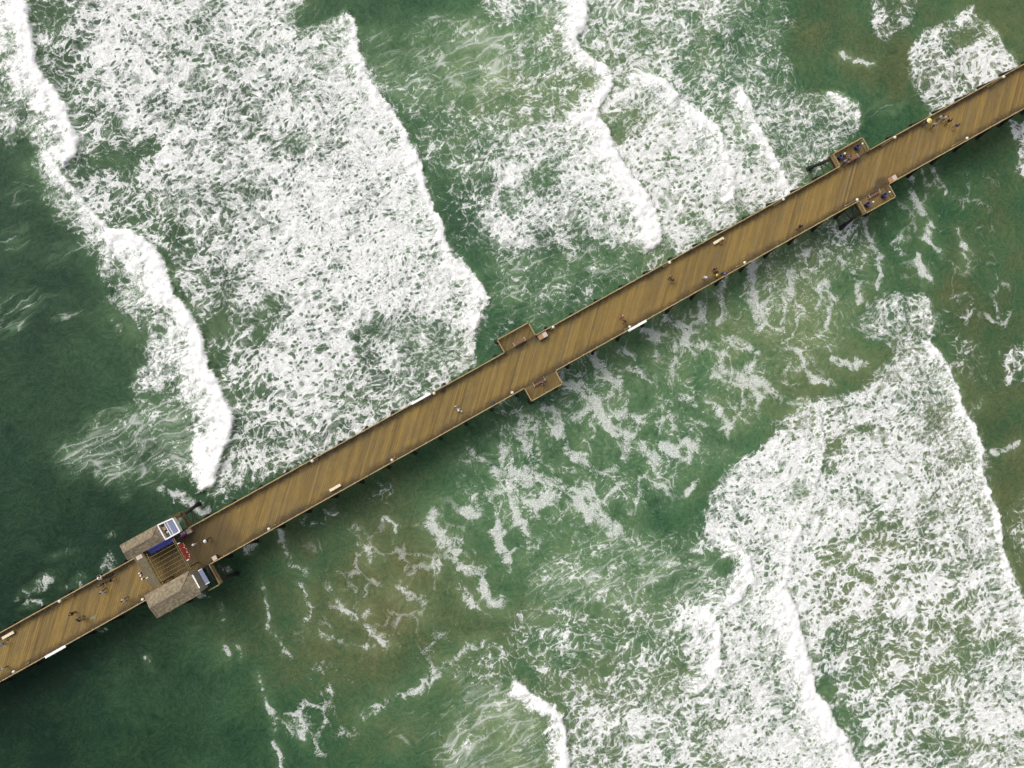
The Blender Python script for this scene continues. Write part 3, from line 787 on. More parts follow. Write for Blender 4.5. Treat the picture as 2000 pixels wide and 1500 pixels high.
    water = k.mix(mk, water, milk)
    thin = k.math('ADD', k.math('MULTIPLY', fine, 0.55), k.math('MULTIPLY', fb2, 0.45))
    fcol = k.mix(k.sstep(0.25, 0.70, k.math('ADD', thin, k.math('MULTIPLY', f4, 0.10))), (0.50, 0.52, 0.52), (0.93, 0.93, 0.92))  # greys put the small shadows within the foam into its colour
    col = k.mix(foam, water, fcol)
    k.put(k.b.inputs['Base Color'], col)
    k.put(k.b.inputs['Roughness'], k.mix(foam, 0.4, 0.9, 'FLOAT'))
    k.b.inputs['IOR'].default_value = 1.33
    k.b.inputs['Specular IOR Level'].default_value = 0.18
    hh = k.math('ADD', k.math('MULTIPLY', fb, 0.24), k.math('MULTIPLY', fine, k.math('ADD', 0.10, k.math('MULTIPLY', Dn, 0.22))))
    bp = k.n('ShaderNodeBump')
    bp.inputs['Strength'].default_value = 0.8
    bp.inputs['Distance'].default_value = 0.45
    k.put(bp.inputs['Height'], hh)
    k.put(k.b.inputs['Normal'], bp.outputs[0])
    return k.m


me.materials.append(sea_material())

# ------------------------------------------------------------------ mesh builder
COL = scene.collection


class MB:
    def __init__(self):
        self.v, self.f, self.m = [], [], []

    def add(self, vs_, fs, mi=0):
        o = len(self.v)
        self.v += [tuple(map(float, p)) for p in vs_]
        self.f += [tuple(i + o for i in q) for q in fs]
        self.m += [mi] * len(fs)
        return self

    def box(self, c, s, rz=0.0, mi=0, tilt=None):
        R = Matrix.Rotation(rz, 3, 'Z')
        if tilt:
            R = R @ Matrix.Rotation(tilt[1], 3, tilt[0])
        h = [x / 2 for x in s]
        vs_ = [Vector(c) + R @ Vector((sx * h[0], sy * h[1], sz * h[2])) for sz in (-1, 1) for sy in (-1, 1) for sx in (-1, 1)]
        return self.add(vs_, [(0, 2, 3, 1), (4, 5, 7, 6), (0, 1, 5, 4), (2, 6, 7, 3), (0, 4, 6, 2), (1, 3, 7, 5)], mi)

    def bar(self, p0, p1, w, h, mi=0):
        p0, p1 = Vector(p0), Vector(p1)
        d = (p1 - p0).normalized()
        up = Vector((0, 0, 1)) if abs(d.z) < 0.9 else Vector((1, 0, 0))
        s = d.cross(up).normalized()
        u = s.cross(d)
        vs_ = [p + s * (a * w / 2) + u * (b * h / 2) for p in (p0, p1) for b in (-1, 1) for a in (-1, 1)]
        return self.add(vs_, [(0, 1, 3, 2), (4, 6, 7, 5), (0, 4, 5, 1), (2, 3, 7, 6), (0, 2, 6, 4), (1, 5, 7, 3)], mi)

    def tube(self, p0, p1, r0, r1, n=10, mi=0):
        p0, p1 = Vector(p0), Vector(p1)
        d = (p1 - p0).normalized()
        up = Vector((0, 0, 1)) if abs(d.z) < 0.9 else Vector((1, 0, 0))
        s = d.cross(up).normalized()
        u = s.cross(d)
        vs_ = [p + (s * math.cos(2 * math.pi * i / n) + u * math.sin(2 * math.pi * i / n)) * r for p, r in ((p0, r0), (p1, r1)) for i in range(n)]
        fs = [(i, (i + 1) % n, n + (i + 1) % n, n + i) for i in range(n)] + [tuple(range(n))[::-1], tuple(range(n, 2 * n))]
        return self.add(vs_, fs, mi)

    def lathe(self, prof, n=14, c=(0, 0, 0), mi=0):
        vs_ = [(c[0] + r * math.cos(2 * math.pi * i / n), c[1] + r * math.sin(2 * math.pi * i / n), c[2] + z) for r, z in prof for i in range(n)]
        fs = [(k * n + i, k * n + (i + 1) % n, (k + 1) * n + (i + 1) % n, (k + 1) * n + i) for k in range(len(prof) - 1) for i in range(n)]
        fs += [tuple(range(n))[::-1], tuple(range((len(prof) - 1) * n, len(prof) * n))]
        return self.add(vs_, fs, mi)

    def prism(self, pts, z0, z1, mi=0):
        n = len(pts)
        vs_ = [(x, y, z0) for x, y in pts] + [(x, y, z1) for x, y in pts]
        return self.add(vs_, [tuple(range(n))[::-1], tuple(range(n, 2 * n))] + [(i, (i + 1) % n, n + (i + 1) % n, n + i) for i in range(n)], mi)

    def mesh(self, name, mats, smooth=False):
        me_ = bpy.data.meshes.new(name)
        me_.from_pydata(self.v, [], self.f)
        for q in (mats if isinstance(mats, (list, tuple)) else [mats]):
            me_.materials.append(q)
        me_.polygons.foreach_set('material_index', self.m)
        if smooth:
            me_.polygons.foreach_set('use_smooth', [True] * len(self.f))
        me_.update()
        return me_

    def build(self, name, mats, parent=None, smooth=False, loc=None, rz=0.0):
        return link(self.mesh(name, mats, smooth), name, parent, loc, rz)


def link(me_, name, parent=None, loc=None, rz=0.0):
    o = bpy.data.objects.new(name, me_)
    COL.objects.link(o)
    o.parent = parent
    if loc is not None:
        o.location = loc
    o.rotation_euler.z = rz
    return o


def thing(name, label, cat, loc=(0, 0, 0), rz=0.0, group=None):
    o = bpy.data.objects.new(name, None)
    o.empty_display_size = 0.3
    COL.objects.link(o)
    o.location = loc
    o.rotation_euler.z = rz
    return tag(o, label, cat, group)


def tag(o, label, cat, group=None):
    o['label'] = label
    o['category'] = cat
    if group:
        o['group'] = group
    return o


def copy_tree(o, parent=None):
    c = o.copy()
    COL.objects.link(c)
    c.parent = parent
    for ch in list(o.children):
        copy_tree(ch, c)
    return c


# ------------------------------------------------------------------ materials


def plank_material(name, light, dark, grey):
    k = NT(name)
    pos = k.n('ShaderNodeNewGeometry')
    P = pos.outputs['Position']
    mp = k.n('ShaderNodeMapping')
    mp.inputs['Rotation'].default_value = (0, 0, -math.pi / 4)
    k.put(mp.inputs['Vector'], P)
    L = mp.outputs[0]                                    # x now runs along a board
    oi = k.n('ShaderNodeObjectInfo').outputs['Random']
    rnd = k.math('FRACT', k.math('ADD', oi, pos.outputs['Random Per Island']))
    rnd2 = k.math('FRACT', k.math('MULTIPLY', rnd, 7.31))
    grain = k.noise(k.vmath('MULTIPLY', L, (0.34, 6.5, 1.0)), 1.0, 6, 0.72, 0.2)
    board = k.noise(k.vmath('MULTIPLY', L, (0.12, 1.4, 1.0)), 1.0, 4, 0.6)
    patch = k.noise(P, 0.33, 5, 0.62)
    spot = k.noise(P, 2.6, 4, 0.6)
    v = k.math('ADD', k.math('MULTIPLY', rnd, 0.20), k.math('ADD', k.math('MULTIPLY', grain, 0.90), k.math('MULTIPLY', board, 0.16)))
    col = k.mix(k.sstep(0.25, 0.95, v), dark, light)
    col = k.mix(k.math('MULTIPLY', k.sstep(0.48, 0.75, k.math('ADD', k.math('MULTIPLY', patch, 0.7), k.math('MULTIPLY', rnd2, 0.3))), 0.85), col, grey)
    col = k.mix(k.math('MULTIPLY', k.sstep(0.93, 0.95, rnd2), 0.22), col, (0.34, 0.245, 0.095))
    col = k.mix(k.math('MULTIPLY', k.sstep(0.07, 0.05, rnd2), 0.45), col, (0.085, 0.062, 0.036))
    # grime along the rails, stains and scuffs, painted shade under the pergola
    sp = k.n('ShaderNodeSeparateXYZ')
    k.put(sp.inputs[0], P)
    ay = k.math('ABSOLUTE', sp.outputs[1])
    side = k.math('MULTIPLY', k.sstep(1.75, 2.95, k.math('ADD', ay, k.math('MULTIPLY', k.math('SUBTRACT', k.math('ADD', k.math('MULTIPLY', patch, 0.6), k.math('MULTIPLY', spot, 0.4)), 0.5), 2.6))), k.math('SUBTRACT', 1.0, k.math('MULTIPLY', k.sstep(3.0, 3.2, ay), 0.6)))
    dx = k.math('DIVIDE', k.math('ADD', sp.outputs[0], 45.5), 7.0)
    stain_shade = k.math('MULTIPLY', k.sstep(0.0, 1.0, k.math('SUBTRACT', 1.15, k.math('ADD', k.math('MULTIPLY', dx, dx), k.math('SUBTRACT', patch, 0.5)))), 0.75)  # grease stain beside the pergola plus its shade, painted into the boards
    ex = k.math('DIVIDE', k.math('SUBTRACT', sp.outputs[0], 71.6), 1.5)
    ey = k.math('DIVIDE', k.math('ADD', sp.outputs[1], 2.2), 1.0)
    stain_shade = k.math('MAXIMUM', stain_shade, k.math('MULTIPLY', k.sstep(0.0, 1.0, k.math('SUBTRACT', 1.0, k.math('ADD', k.math('MULTIPLY', ex, ex), k.math('MULTIPLY', ey, ey)))), 0.8))
    st = k.math('MAXIMUM', k.math('MULTIPLY', side, 0.95), k.math('MAXIMUM', stain_shade, k.math('MULTIPLY', k.sstep(0.58, 0.72, spot), 0.4)))
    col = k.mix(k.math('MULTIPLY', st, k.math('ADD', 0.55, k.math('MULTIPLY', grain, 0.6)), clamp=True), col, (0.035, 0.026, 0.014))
    k.put(k.b.inputs['Base Color'], col)
    k.b.inputs['Roughness'].default_value = 0.85
    b = k.n('ShaderNodeBump')
    b.inputs['Distance'].default_value = 0.01
    k.put(b.inputs['Height'], grain)
    k.put(k.b.inputs['Normal'], b.outputs[0])
    return k.m


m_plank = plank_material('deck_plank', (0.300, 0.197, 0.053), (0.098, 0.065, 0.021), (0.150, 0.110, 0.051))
m_rail = simple_mat('rail_wood', (0.36, 0.265, 0.12), 0.8, 0.35, 1.4)
m_timber = simple_mat('dark_timber', (0.085, 0.060, 0.032), 0.9, 0.45, 1.2)
m_pile = simple_mat('tarred_pile', (0.030, 0.026, 0.020), 0.85, 0.5, 2.0, bump=0.03)
m_growth = simple_mat('mussel_crust', (0.012, 0.012, 0.013), 0.8, 0.6, 6.0, bump=0.06)
m_shingle = simple_mat('roof_shingle', (0.22, 0.180, 0.118), 0.9, 0.62, 2.6, bump=0.05)
m_ridge = simple_mat('ridge_cap', (0.20, 0.165, 0.115), 0.9, 0.4, 3.0)
m_wall = simple_mat('painted_board', (0.52, 0.46, 0.34), 0.7, 0.2, 1.5)
m_white = simple_mat('white_paint', (0.80, 0.79, 0.76), 0.55, 0.10, 2.0)
m_cream = simple_mat('cream_concrete', (0.74, 0.66, 0.47), 0.75, 0.14, 3.0)
m_glass = simple_mat('blue_grey_sheet', (0.165, 0.185, 0.29), 0.25, 0.16, 1.2)
m_pane = simple_mat('window_glass', (0.03, 0.04, 0.05), 0.08, 0.1, 1.0)
m_tarp = simple_mat('blue_tarp', (0.020, 0.024, 0.145), 0.6, 0.35, 2.5, bump=0.03)
m_red = simple_mat('red_board', (0.42, 0.045, 0.022), 0.55, 0.3, 2.0)
m_purple = simple_mat('purple_cloth', (0.30, 0.02, 0.30), 0.7, 0.3, 4.0)
m_brown = simple_mat('bench_wood', (0.205, 0.105, 0.062), 0.75, 0.3, 2.5)
m_pink = simple_mat('worn_table_top', (0.52, 0.42, 0.36), 0.6, 0.2, 3.0)
m_tan = simple_mat('tan_panel', (0.33, 0.185, 0.095), 0.65, 0.25, 3.0)
m_navy = simple_mat('navy_plastic', (0.012, 0.016, 0.11), 0.45, 0.3, 3.0)
m_ink = simple_mat('dark_bin', (0.020, 0.018, 0.045), 0.5, 0.3, 3.0)
m_metal = simple_mat('galvanised', (0.45, 0.45, 0.44), 0.4, 0.15, 4.0, metal=0.7)
m_globe = simple_mat('opal_globe', (0.82, 0.78, 0.66), 0.3, 0.05, 2.0)
m_post = simple_mat('lamp_post_paint', (0.46, 0.35, 0.18), 0.5, 0.15, 4.0)
m_band = simple_mat('weathered_roof_board', (0.135, 0.112, 0.066), 0.9, 0.35, 2.0)
m_beam = simple_mat('pergola_beam', (0.20, 0.155, 0.065), 0.85, 0.3, 2.0)
m_orange = simple_mat('orange_plastic', (0.65, 0.25, 0.03), 0.5, 0.2, 3.0)
m_slate = simple_mat('grey_green_plate', (0.17, 0.19, 0.12), 0.6, 0.15, 3.0)

# ------------------------------------------------------------------ pier
ZD = 7.0                                   # top of the deck above the water
HW = 3.05                                  # half width
X0, X1 = -125.0, 150.0
pier = thing('pier', 'long brown wooden pier running diagonally across the surf', 'pier', (0, 0, 0))

frame = MB()
for y in (-2.9, -1.45, 0.0, 1.45, 2.9):
    frame.box(((X0 + X1) / 2, y, ZD - 0.28), (X1 - X0, 0.20, 0.38))
BAYS = [(7.3, 12.6, 5.28), (66.4, 71.75, 5.28)]
for bx0, bx1, by in BAYS:
    for s in (-1, 1):
        for t in (0.12, 0.5, 0.88):
            frame.box((bx0 + (bx1 - bx0) * t, s * (2.8 + by) / 2 - s * 0.05, ZD - 0.55), (0.2, by - 2.8, 0.16))
        frame.box(((bx0 + bx1) / 2, s * (by - 0.1), ZD - 0.28), (bx1 - bx0, 0.16, 0.36))
SERVICE = [(-54.0, -45.0, HW, 5.75), (-54.0, -45.0, -6.35, -HW)]
for sx0, sx1, sy0, sy1 in SERVICE:
    for t in (0.06, 0.5, 0.94):
        frame.box((sx0 + (sx1 - sx0) * t, (sy0 + sy1) / 2, ZD - 0.28), (0.2, sy1 - sy0 - 0.08, 0.36))
deck = frame.build('deck_frame', m_timber, pier)

PITCH = 0.30 * math.sqrt(2)


def strip_poly(s0, s1, rect):
    """part of the diagonal strip s0 < (x - y)/sqrt2 < s1 that lies inside a rectangle"""
    x0, x1, y0, y1 = rect
    poly = [(x0, y0), (x1, y0), (x1, y1), (x0, y1)]
    r2 = math.sqrt(0.5)
    for sgn, lim in ((1, s0), (-1, -s1)):
        outp = []
        for i in range(len(poly)):
            a, b = poly[i], poly[(i + 1) % len(poly)]
            da, db = sgn * (a[0] - a[1]) * r2 - lim, sgn * (b[0] - b[1]) * r2 - lim
            if da >= 0:
                outp.append(a)
            if da * db < 0:
                t = da / (da - db)
                outp.append((a[0] + (b[0] - a[0]) * t, a[1] + (b[1] - a[1]) * t))
        poly = outp
        if len(poly) < 3:
            return None
    return poly


TH = 0.075
gap = 0.011
half = 0.15 - gap
hx = half * math.sqrt(2)
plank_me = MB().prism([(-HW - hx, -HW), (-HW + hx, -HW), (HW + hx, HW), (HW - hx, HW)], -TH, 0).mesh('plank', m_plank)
rest = MB()
n_ind = 0
for i in range(int((X1 - X0) / PITCH)):
    x = X0 + HW + i * PITCH
    dz = random.uniform(-0.006, 0.006)
    if x > -79 and n_ind < 226:
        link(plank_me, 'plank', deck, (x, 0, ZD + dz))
        n_ind += 1
    else:
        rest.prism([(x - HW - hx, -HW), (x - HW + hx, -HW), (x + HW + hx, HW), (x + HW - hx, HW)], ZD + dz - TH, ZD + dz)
for bx0, bx1, by in BAYS:
    for s in (-1, 1):
        rect = (bx0, bx1, HW + 0.012, by) if s > 0 else (bx0, bx1, -by, -HW - 0.012)
        s_lo = math.floor((bx0 - max(rect[3], 0)) * math.sqrt(0.5) / 0.30) - 1
        for q in range(s_lo, s_lo + 60):
            pl = strip_poly(q * 0.30 + gap, q * 0.30 + 0.30 - gap, rect)
            if pl:
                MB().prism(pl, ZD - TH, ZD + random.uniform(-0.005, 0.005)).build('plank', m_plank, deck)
for sx0, sx1, sy0, sy1 in SERVICE:
    rect = (sx0, sx1, sy0 + 0.012 * (sy0 > 0), sy1 - 0.012 * (sy0 < 0))
    for q in range(-230, -120):
        pl = strip_poly(q * 0.30 + gap, q * 0.30 + 0.30 - gap, rect)
        if pl:
            rest.prism(pl, ZD - TH, ZD)
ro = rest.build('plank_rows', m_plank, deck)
ro['kind'] = 'stuff'

# ---- bents: cap beam with two upright and two raking piles


def pile_mesh(p_top, p_bot, r, z_rel=1.7 - 6.37):
    d = (Vector(p_bot) - Vector(p_top))
    t = (p_top[2] - z_rel) / (p_top[2] - p_bot[2])
    pm = Vector(p_top) + d * t
    m = MB()
    m.tube(p_top, pm, r, r * 1.08, 10, 0)
    m.tube(pm, Vector(p_top) + d * (t + 0.12), r * 1.12, r * 1.6, 10, 1)
    m.tube(Vector(p_top) + d * (t + 0.12), p_bot, r * 1.6, r * 1.75, 10, 1)
    return m.mesh('pile', [m_pile, m_growth], True)


cap_me = MB().box((0, 0, 0), (0.34, 6.3, 0.32)).mesh('cap_beam', m_timber)
up_me = pile_mesh((0, 0, -0.16), (0, 0, -9.5), 0.19)
rk_me = {s: pile_mesh((0, 0, -0.1), (0, s * 1.12, -9.3), 0.18) for s in (-1, 1)}
xb = -26.3 - 4.65 * 21
while xb < X1 - 1:
    if X0 + 1 < xb:
        bent = link(cap_me, 'pile_bent', pier, (xb, 0, 6.37))
        for y in (-1.3, 1.3):
            link(up_me, 'pile', bent, (0, y, 0))
        for s in (-1, 1):
            link(rk_me[s], 'pile', bent, (0, s * 2.85, 0))
        MB().bar((0.2, -2.9, -0.2), (0.2, 1.2, -3.6), 0.07, 0.2).build('brace', m_timber, bent)
        MB().bar((-0.2, 2.9, -0.2), (-0.2, -1.2, -3.6), 0.07, 0.2).build('brace', m_timber, bent)
    xb += 4.65
for bx0, bx1, by in BAYS + [(-54.0, -45.0, 5.75)]:
    for x in (bx0 + 0.3, bx1 - 0.3):
        for s in (-1, 1):
            yy = by if not (bx0 < -50 and s < 0) else 6.35
            cb = MB().box((0, 0, 0), (0.30, yy - 2.7, 0.26)).build('outrigger_beam', m_timber, pier, loc=(x, s * (yy + 2.7) / 2, ZD - 0.76))
            link(pile_mesh((0, s * (yy - 2.7) * 0.32, -0.1), (0, s * ((yy - 2.7) * 0.32 + 1.1), -9.0), 0.24, 1.7 - 6.24), 'pile', cb)
            MB().bar((0.1, s * (yy - 2.7) * 0.4, -2.3), (0.1, -s * 1.6, -0.3), 0.09, 0.16).build('brace', m_timber, cb)
            MB().bar((-0.1, s * (yy - 2.7) * 0.45, -2.6), (-0.1, -s * 1.6, -3.4), 0.09, 0.16).build('brace', m_timber, cb)

# ---- railings
post_me = MB().box((0, 0, 0.5), (0.13, 0.13, 1.02)).mesh('rail_post', m_rail)


def railing(a, b):
    a, b = Vector((*a, 0)), Vector((*b, 0))
    d = b - a
    L = d.length
    ang = math.atan2(d.y, d.x)
    top = MB().box((L / 2, 0, 1.07), (L + 0.12, 0.135, 0.05)).build('handrail', m_rail, pier, loc=(a.x, a.y, ZD), rz=ang)
    for z in (0.22, 0.50, 0.80):
        MB().box((L / 2, 0, z), (L, 0.045, 0.13)).build('rail_board', m_rail, top)
    n = max(1, round(L / 2.4))
    for i in range(n + 1):
        link(post_me, 'rail_post', top, (L * i / n, -0.09 if 0 < i < n else 0, 0.0))


def run(pts):
    for a, b in zip(pts[:-1], pts[1:]):
        L = math.dist(a, b)
        k_ = max(1, round(L / 24))
        for i in range(k_):
            p = [tuple(a[c] + (b[c] - a[c]) * t for c in (0, 1)) for t in (i / k_, (i + 1) / k_)]
            railing(*p)


W_ = HW - 0.02
run([(X0, W_), (-53.7, W_)])
run([(-45.0, W_), (7.3, W_), (7.3, 5.22), (12.6, 5.22), (12.6, W_), (66.4, W_), (66.4, 5.22), (71.75, 5.22), (71.75, W_), (X1, W_)])
run([(X1, -W_), (71.75, -W_), (71.75, -5.22), (66.4, -5.22), (66.4, -W_), (12.6, -W_), (12.6, -5.22), (7.3, -5.22), (7.3, -W_), (-44.9, -W_)])
run([(-44.95, -W_), (-44.95, -6.25), (-46.7, -6.25)])
run([(-54.0, -W_), (X0, -W_)])

# ------------------------------------------------------------------ pier lamps
LAMP0, LSTEP = 5.2704, 19.8106
lamp_a = thing('pier_lamp', '', 'lamp')
MB().lathe([(0.13, 0), (0.13, 0.10), (0.07, 0.22), (0.055, 1.2), (0.05, 3.0), (0.075, 3.04), (0.075, 3.10)], 10).build('post', m_post, lamp_a, True)
gl = MB().lathe([(0.06, 3.10), (0.14, 3.14), (0.20, 3.23), (0.215, 3.32), (0.19, 3.42), (0.12, 3.50), (0.03, 3.53)], 14).build('globe', m_globe, lamp_a, True)
MB().lathe([(0.05, 3.53), (0.05, 3.56), (0.015, 3.60)], 8).build('finial', m_post, gl, True)
WHERE_B = ['at the lower rail at the far left', 'by the left corner of the lower hip roofed hut', 'opposite the dark clutter right of the huts',
           'on the lower rail right of the empty cream bench', 'just left of the lower bay holding the occupied bench', 'on the lower rail below the red clad pair',
           'next to the cluster of people with a yellow hat', 'at the inner corner of the lower right bay', 'on the lower rail opposite the walkers with the yellow hat',
           'on the lower rail past the right edge']
WHERE_T = ['on the upper rail left of the huts', 'hidden behind the upper hut with the blue awning', 'on the upper rail above the plain white bench', 'at the right end of the upper long white board',
           'next to the two tone table by the upper middle bay', 'on the upper rail opposite the dark clad pair', 'on the upper rail left of the crowded upper right bay', 'on the upper rail right of the crowded upper right bay',
           'nearest the upper right corner of the view', 'on the upper rail past the right edge']
first = True
for k_ in range(9):
    for side, lst, off in ((-1, WHERE_B, 4.0), (1, WHERE_T, 3.5)):
        if side > 0 and k_ == 1:
            continue
        o = lamp_a if first else copy_tree(lamp_a)
        first = False
        o.location = (LAMP0 + (k_ - off) * LSTEP, side * (HW - 0.335), ZD)
        tag(o, 'white globe pier lamp ' + lst[k_], 'lamp', 'globe lamps along the rails')

# ------------------------------------------------------------------ huts and pergola


def hip_roof(x0, x1, y0, y1, z, zr, hl, hr, rows=9):
    ym = (y0 + y1) / 2
    rl, rr = Vector((x0 + hl, ym, zr)), Vector((x1 - hr, ym, zr))
    c = [Vector((x0, y0, z)), Vector((x1, y0, z)), Vector((x1, y1, z)), Vector((x0, y1, z))]
    m = MB()
    for e0, e1, r0, r1 in ((c[0], c[1], rl, rr), (c[1], c[2], rr, rr), (c[2], c[3], rr, rl), (c[3], c[0], rl, rl)):
        nrm = (e1 - e0).cross((r0 + r1) / 2 - e0).normalized()
        for i in range(rows):
            t0, t1 = i / rows, (i + 1) / rows
            a, b = e0.lerp(r0, t0) + nrm * 0.045, e1.lerp(r1, t0) + nrm * 0.045
            d, cc = e0.lerp(r0, t1) + nrm * 0.006, e1.lerp(r1, t1) + nrm * 0.006
            a0, b0 = e0.lerp(r0, t0) - nrm * 0.01, e1.lerp(r1, t0) - nrm * 0.01
            m.add([a, b, cc, d, a0, b0], [(0, 1, 2, 3), (4, 5, 1, 0)])
    m.add([p - Vector((0, 0, 0.03)) for p in c], [(3, 2, 1, 0)])
    caps = MB()
    up = Vector((0, 0, 0.05))
    for a, b in ((rl, rr), (c[0], rl), (c[3], rl), (c[1], rr), (c[2], rr)):
        n_ = max(2, int((b - a).length / 0.5))
        for i in range(n_):
            caps.bar(a.lerp(b, i / n_) + up, a.lerp(b, (i + 0.97) / n_) + up * 0.9, 0.20, 0.035)
    return m, caps


def hut(label, x0, x1, y0, y1, rx0, rx1, ry0, ry1, zr, open_side):
    h = thing('cafe_hut', label, 'hut', ((x0 + x1) / 2, (y0 + y1) / 2, ZD), 0, 'hip roofed huts on the pier')
    ox, oy, oz = h.location
    wall = MB()
    z1 = 10.2 - ZD
    for a, b in (((x0, y0), (x1, y0)), ((x1, y0), (x1, y1)), ((x1, y1), (x0, y1)), ((x0, y1), (x0, y0))):
        wall.bar((a[0] - ox, a[1] - oy, z1 / 2), (b[0] - ox, b[1] - oy, z1 / 2), 0.14, z1)
    w = wall.build('wall', m_wall, h)
    ys = (y0 if open_side < 0 else y1) - oy
    for i, t in enumerate((0.22, 0.5, 0.78)):
        xx = x0 + (x1 - x0) * t - ox
        if i == 1:
            dr = MB().box((xx, ys + open_side * 0.09, 1.02), (0.9, 0.06, 2.02)).build('door', m_tan, h)
            MB().tube((xx + 0.34, ys + open_side * 0.12, 1.0), (xx + 0.34, ys + open_side * 0.2, 1.0), 0.03, 0.04, 8).build('handle', m_metal, dr)
        else:
            wf = MB()
            for p, q in (((-0.55, 0), (0.55, 0)), ((-0.55, 0.95), (0.55, 0.95)), ((-0.55, 0), (-0.55, 0.95)), ((0.55, 0), (0.55, 0.95)), ((0, 0), (0, 0.95))):
                wf.bar((xx + p[0], ys + open_side * 0.1, 1.1 + p[1]), (xx + q[0], ys + open_side * 0.1, 1.1 + q[1]), 0.06, 0.07)
            wi = wf.build('window', m_white, h)
            MB().box((xx, ys + open_side * 0.085, 1.575), (1.06, 0.02, 0.9)).build('pane', m_pane, wi)
    yo = (y1 if open_side < 0 else y0) - oy
    for t in (0.25, 0.75):
        xx = x0 + (x1 - x0) * t - ox
        wf = MB()
        for p, q in (((-0.5, 0), (0.5, 0)), ((-0.5, 0.8), (0.5, 0.8)), ((-0.5, 0), (-0.5, 0.8)), ((0.5, 0), (0.5, 0.8)), ((0, 0), (0, 0.8))):
            wf.bar((xx + p[0], yo - open_side * 0.1, 1.2 + p[1]), (xx + q[0], yo - open_side * 0.1, 1.2 + q[1]), 0.06, 0.07)
        wi = wf.build('window', m_white, h)
        MB().box((xx, yo - open_side * 0.085, 1.6), (0.96, 0.02, 0.76)).build('pane', m_pane, wi)
    r, caps = hip_roof(rx0 - ox, rx1 - ox, ry0 - oy, ry1 - oy, 10.25 - oz, zr - oz, 0.35, (ry1 - ry0) / 2 * 0.95)
    ro_ = r.build('roof', m_shingle, h)
    caps.build('ridge_cap', m_ridge, ro_)
    return h


hu = hut('smaller grey brown hip roofed hut above the deck, next to a blue awning', -53.0, -47.65, 3.35, 5.3, -53.25, -47.52, 3.10, 5.48, 11.05, -1)
hl_ = hut('larger grey brown hip roofed hut jutting below the pier', -53.3, -47.1, -5.75, -2.7, -53.65, -46.87, -5.98, -2.36, 11.35, 1)
gt = MB().bar((-46.72, -3.1, 10.16), (-46.72, -5.2, 10.16), 0.20, 0.10).build('gutter', m_white, hl_)
gt.location = -Vector(hl_.location)

# white walled service enclosure beside the upper hut
en = thing('service_enclosure', 'white edged box with blue grey lid attached to the upper hut', 'enclosure', (-46.35, 4.2, ZD))
ez = 3.3
wl = MB()
for a, b in (((-1.13, -1.12), (1.12, -1.12)), ((1.12, -1.12), (1.12, 1.0)), ((1.12, 1.0), (-1.13, 1.2)), ((-1.13, 1.2), (-1.13, -1.12))):
    wl.bar((*a, ez - 0.42), (*b, ez - 0.42), 0.08, 0.80)
wl.build('wall', m_white, en)
for a in ((-1.05, -1.05), (1.05, -1.05), (1.05, 0.95), (-1.05, 1.1)):
    MB().box((*a, (ez - 0.8) / 2), (0.11, 0.11, ez - 0.8)).build('post', m_timber, en)
cp = MB()
for a, b in (((-1.13, -1.12), (1.12, -1.12)), ((1.12, 1.0), (-1.13, 1.2)), ((-1.13, 1.2), (-1.13, -1.12)), ((1.12, -1.12), (1.12, 1.0))):
    cp.bar((*a, ez + 0.02), (*b, ez + 0.025), 0.17, 0.07)
cp.build('coping', m_white, en)
MB().box((-0.66, 0.0, ez - 0.75), (0.8, 2.1, 0.06)).build('floor', m_band, en)
vt = MB().box((-0.70, 0.35, ez - 0.50), (0.42, 0.5, 0.42)).build('vent_box', m_tan, en)
MB().lathe([(0.10, 0), (0.10, 0.3), (0.16, 0.32), (0.16, 0.38), (0.02, 0.44)], 10, (-0.62, -0.35, ez - 0.72)).build('vent_pipe', m_metal, en)
ld = MB().box((0.42, -0.04, ez - 0.10), (1.36, 2.05, 0.05)).build('lid', m_glass, en)
MB().box((0.12, -0.04, ez - 0.062), (0.07, 2.03, 0.02)).build('seam_strip', m_white, ld)
MB().box((-0.24, -0.04, ez - 0.055), (0.09, 2.06, 0.05)).build('edge_strip', m_white, ld)

# blue awning
aw = thing('awning', 'deep blue cloth awning along the upper hut over the deck', 'awning', (-48.5, 2.6, ZD))
am = MB()
NX, NY = 16, 4
for j in range(NY + 1):
    for i in range(NX + 1):
        u, v = i / NX, j / NY
        am.v.append((-1.95 + 3.95 * u, -0.40 + 0.86 * v, 2.85 + 0.42 * v - 0.08 * math.sin(v * math.pi) + 0.05 * math.sin(u * 25) * (1 - v)))
am.f = [(j * (NX + 1) + i, j * (NX + 1) + i + 1, (j + 1) * (NX + 1) + i + 1, (j + 1) * (NX + 1) + i) for j in range(NY) for i in range(NX)]
am.m = [0] * len(am.f)
cl = am.build('cloth', m_tarp, aw, True)
sol = cl.modifiers.new('thickness', 'SOLIDIFY')
sol.thickness = 0.015
for x in (-1.9, 1.95):
    MB().tube((x, -0.40, 2.83), (x, 0.5, 2.9), 0.025, 0.025, 8).build('arm', m_metal, aw)
    MB().tube((x, -0.40, 0.0), (x, -0.40, 2.85), 0.03, 0.03, 8).build('leg', m_metal, aw)
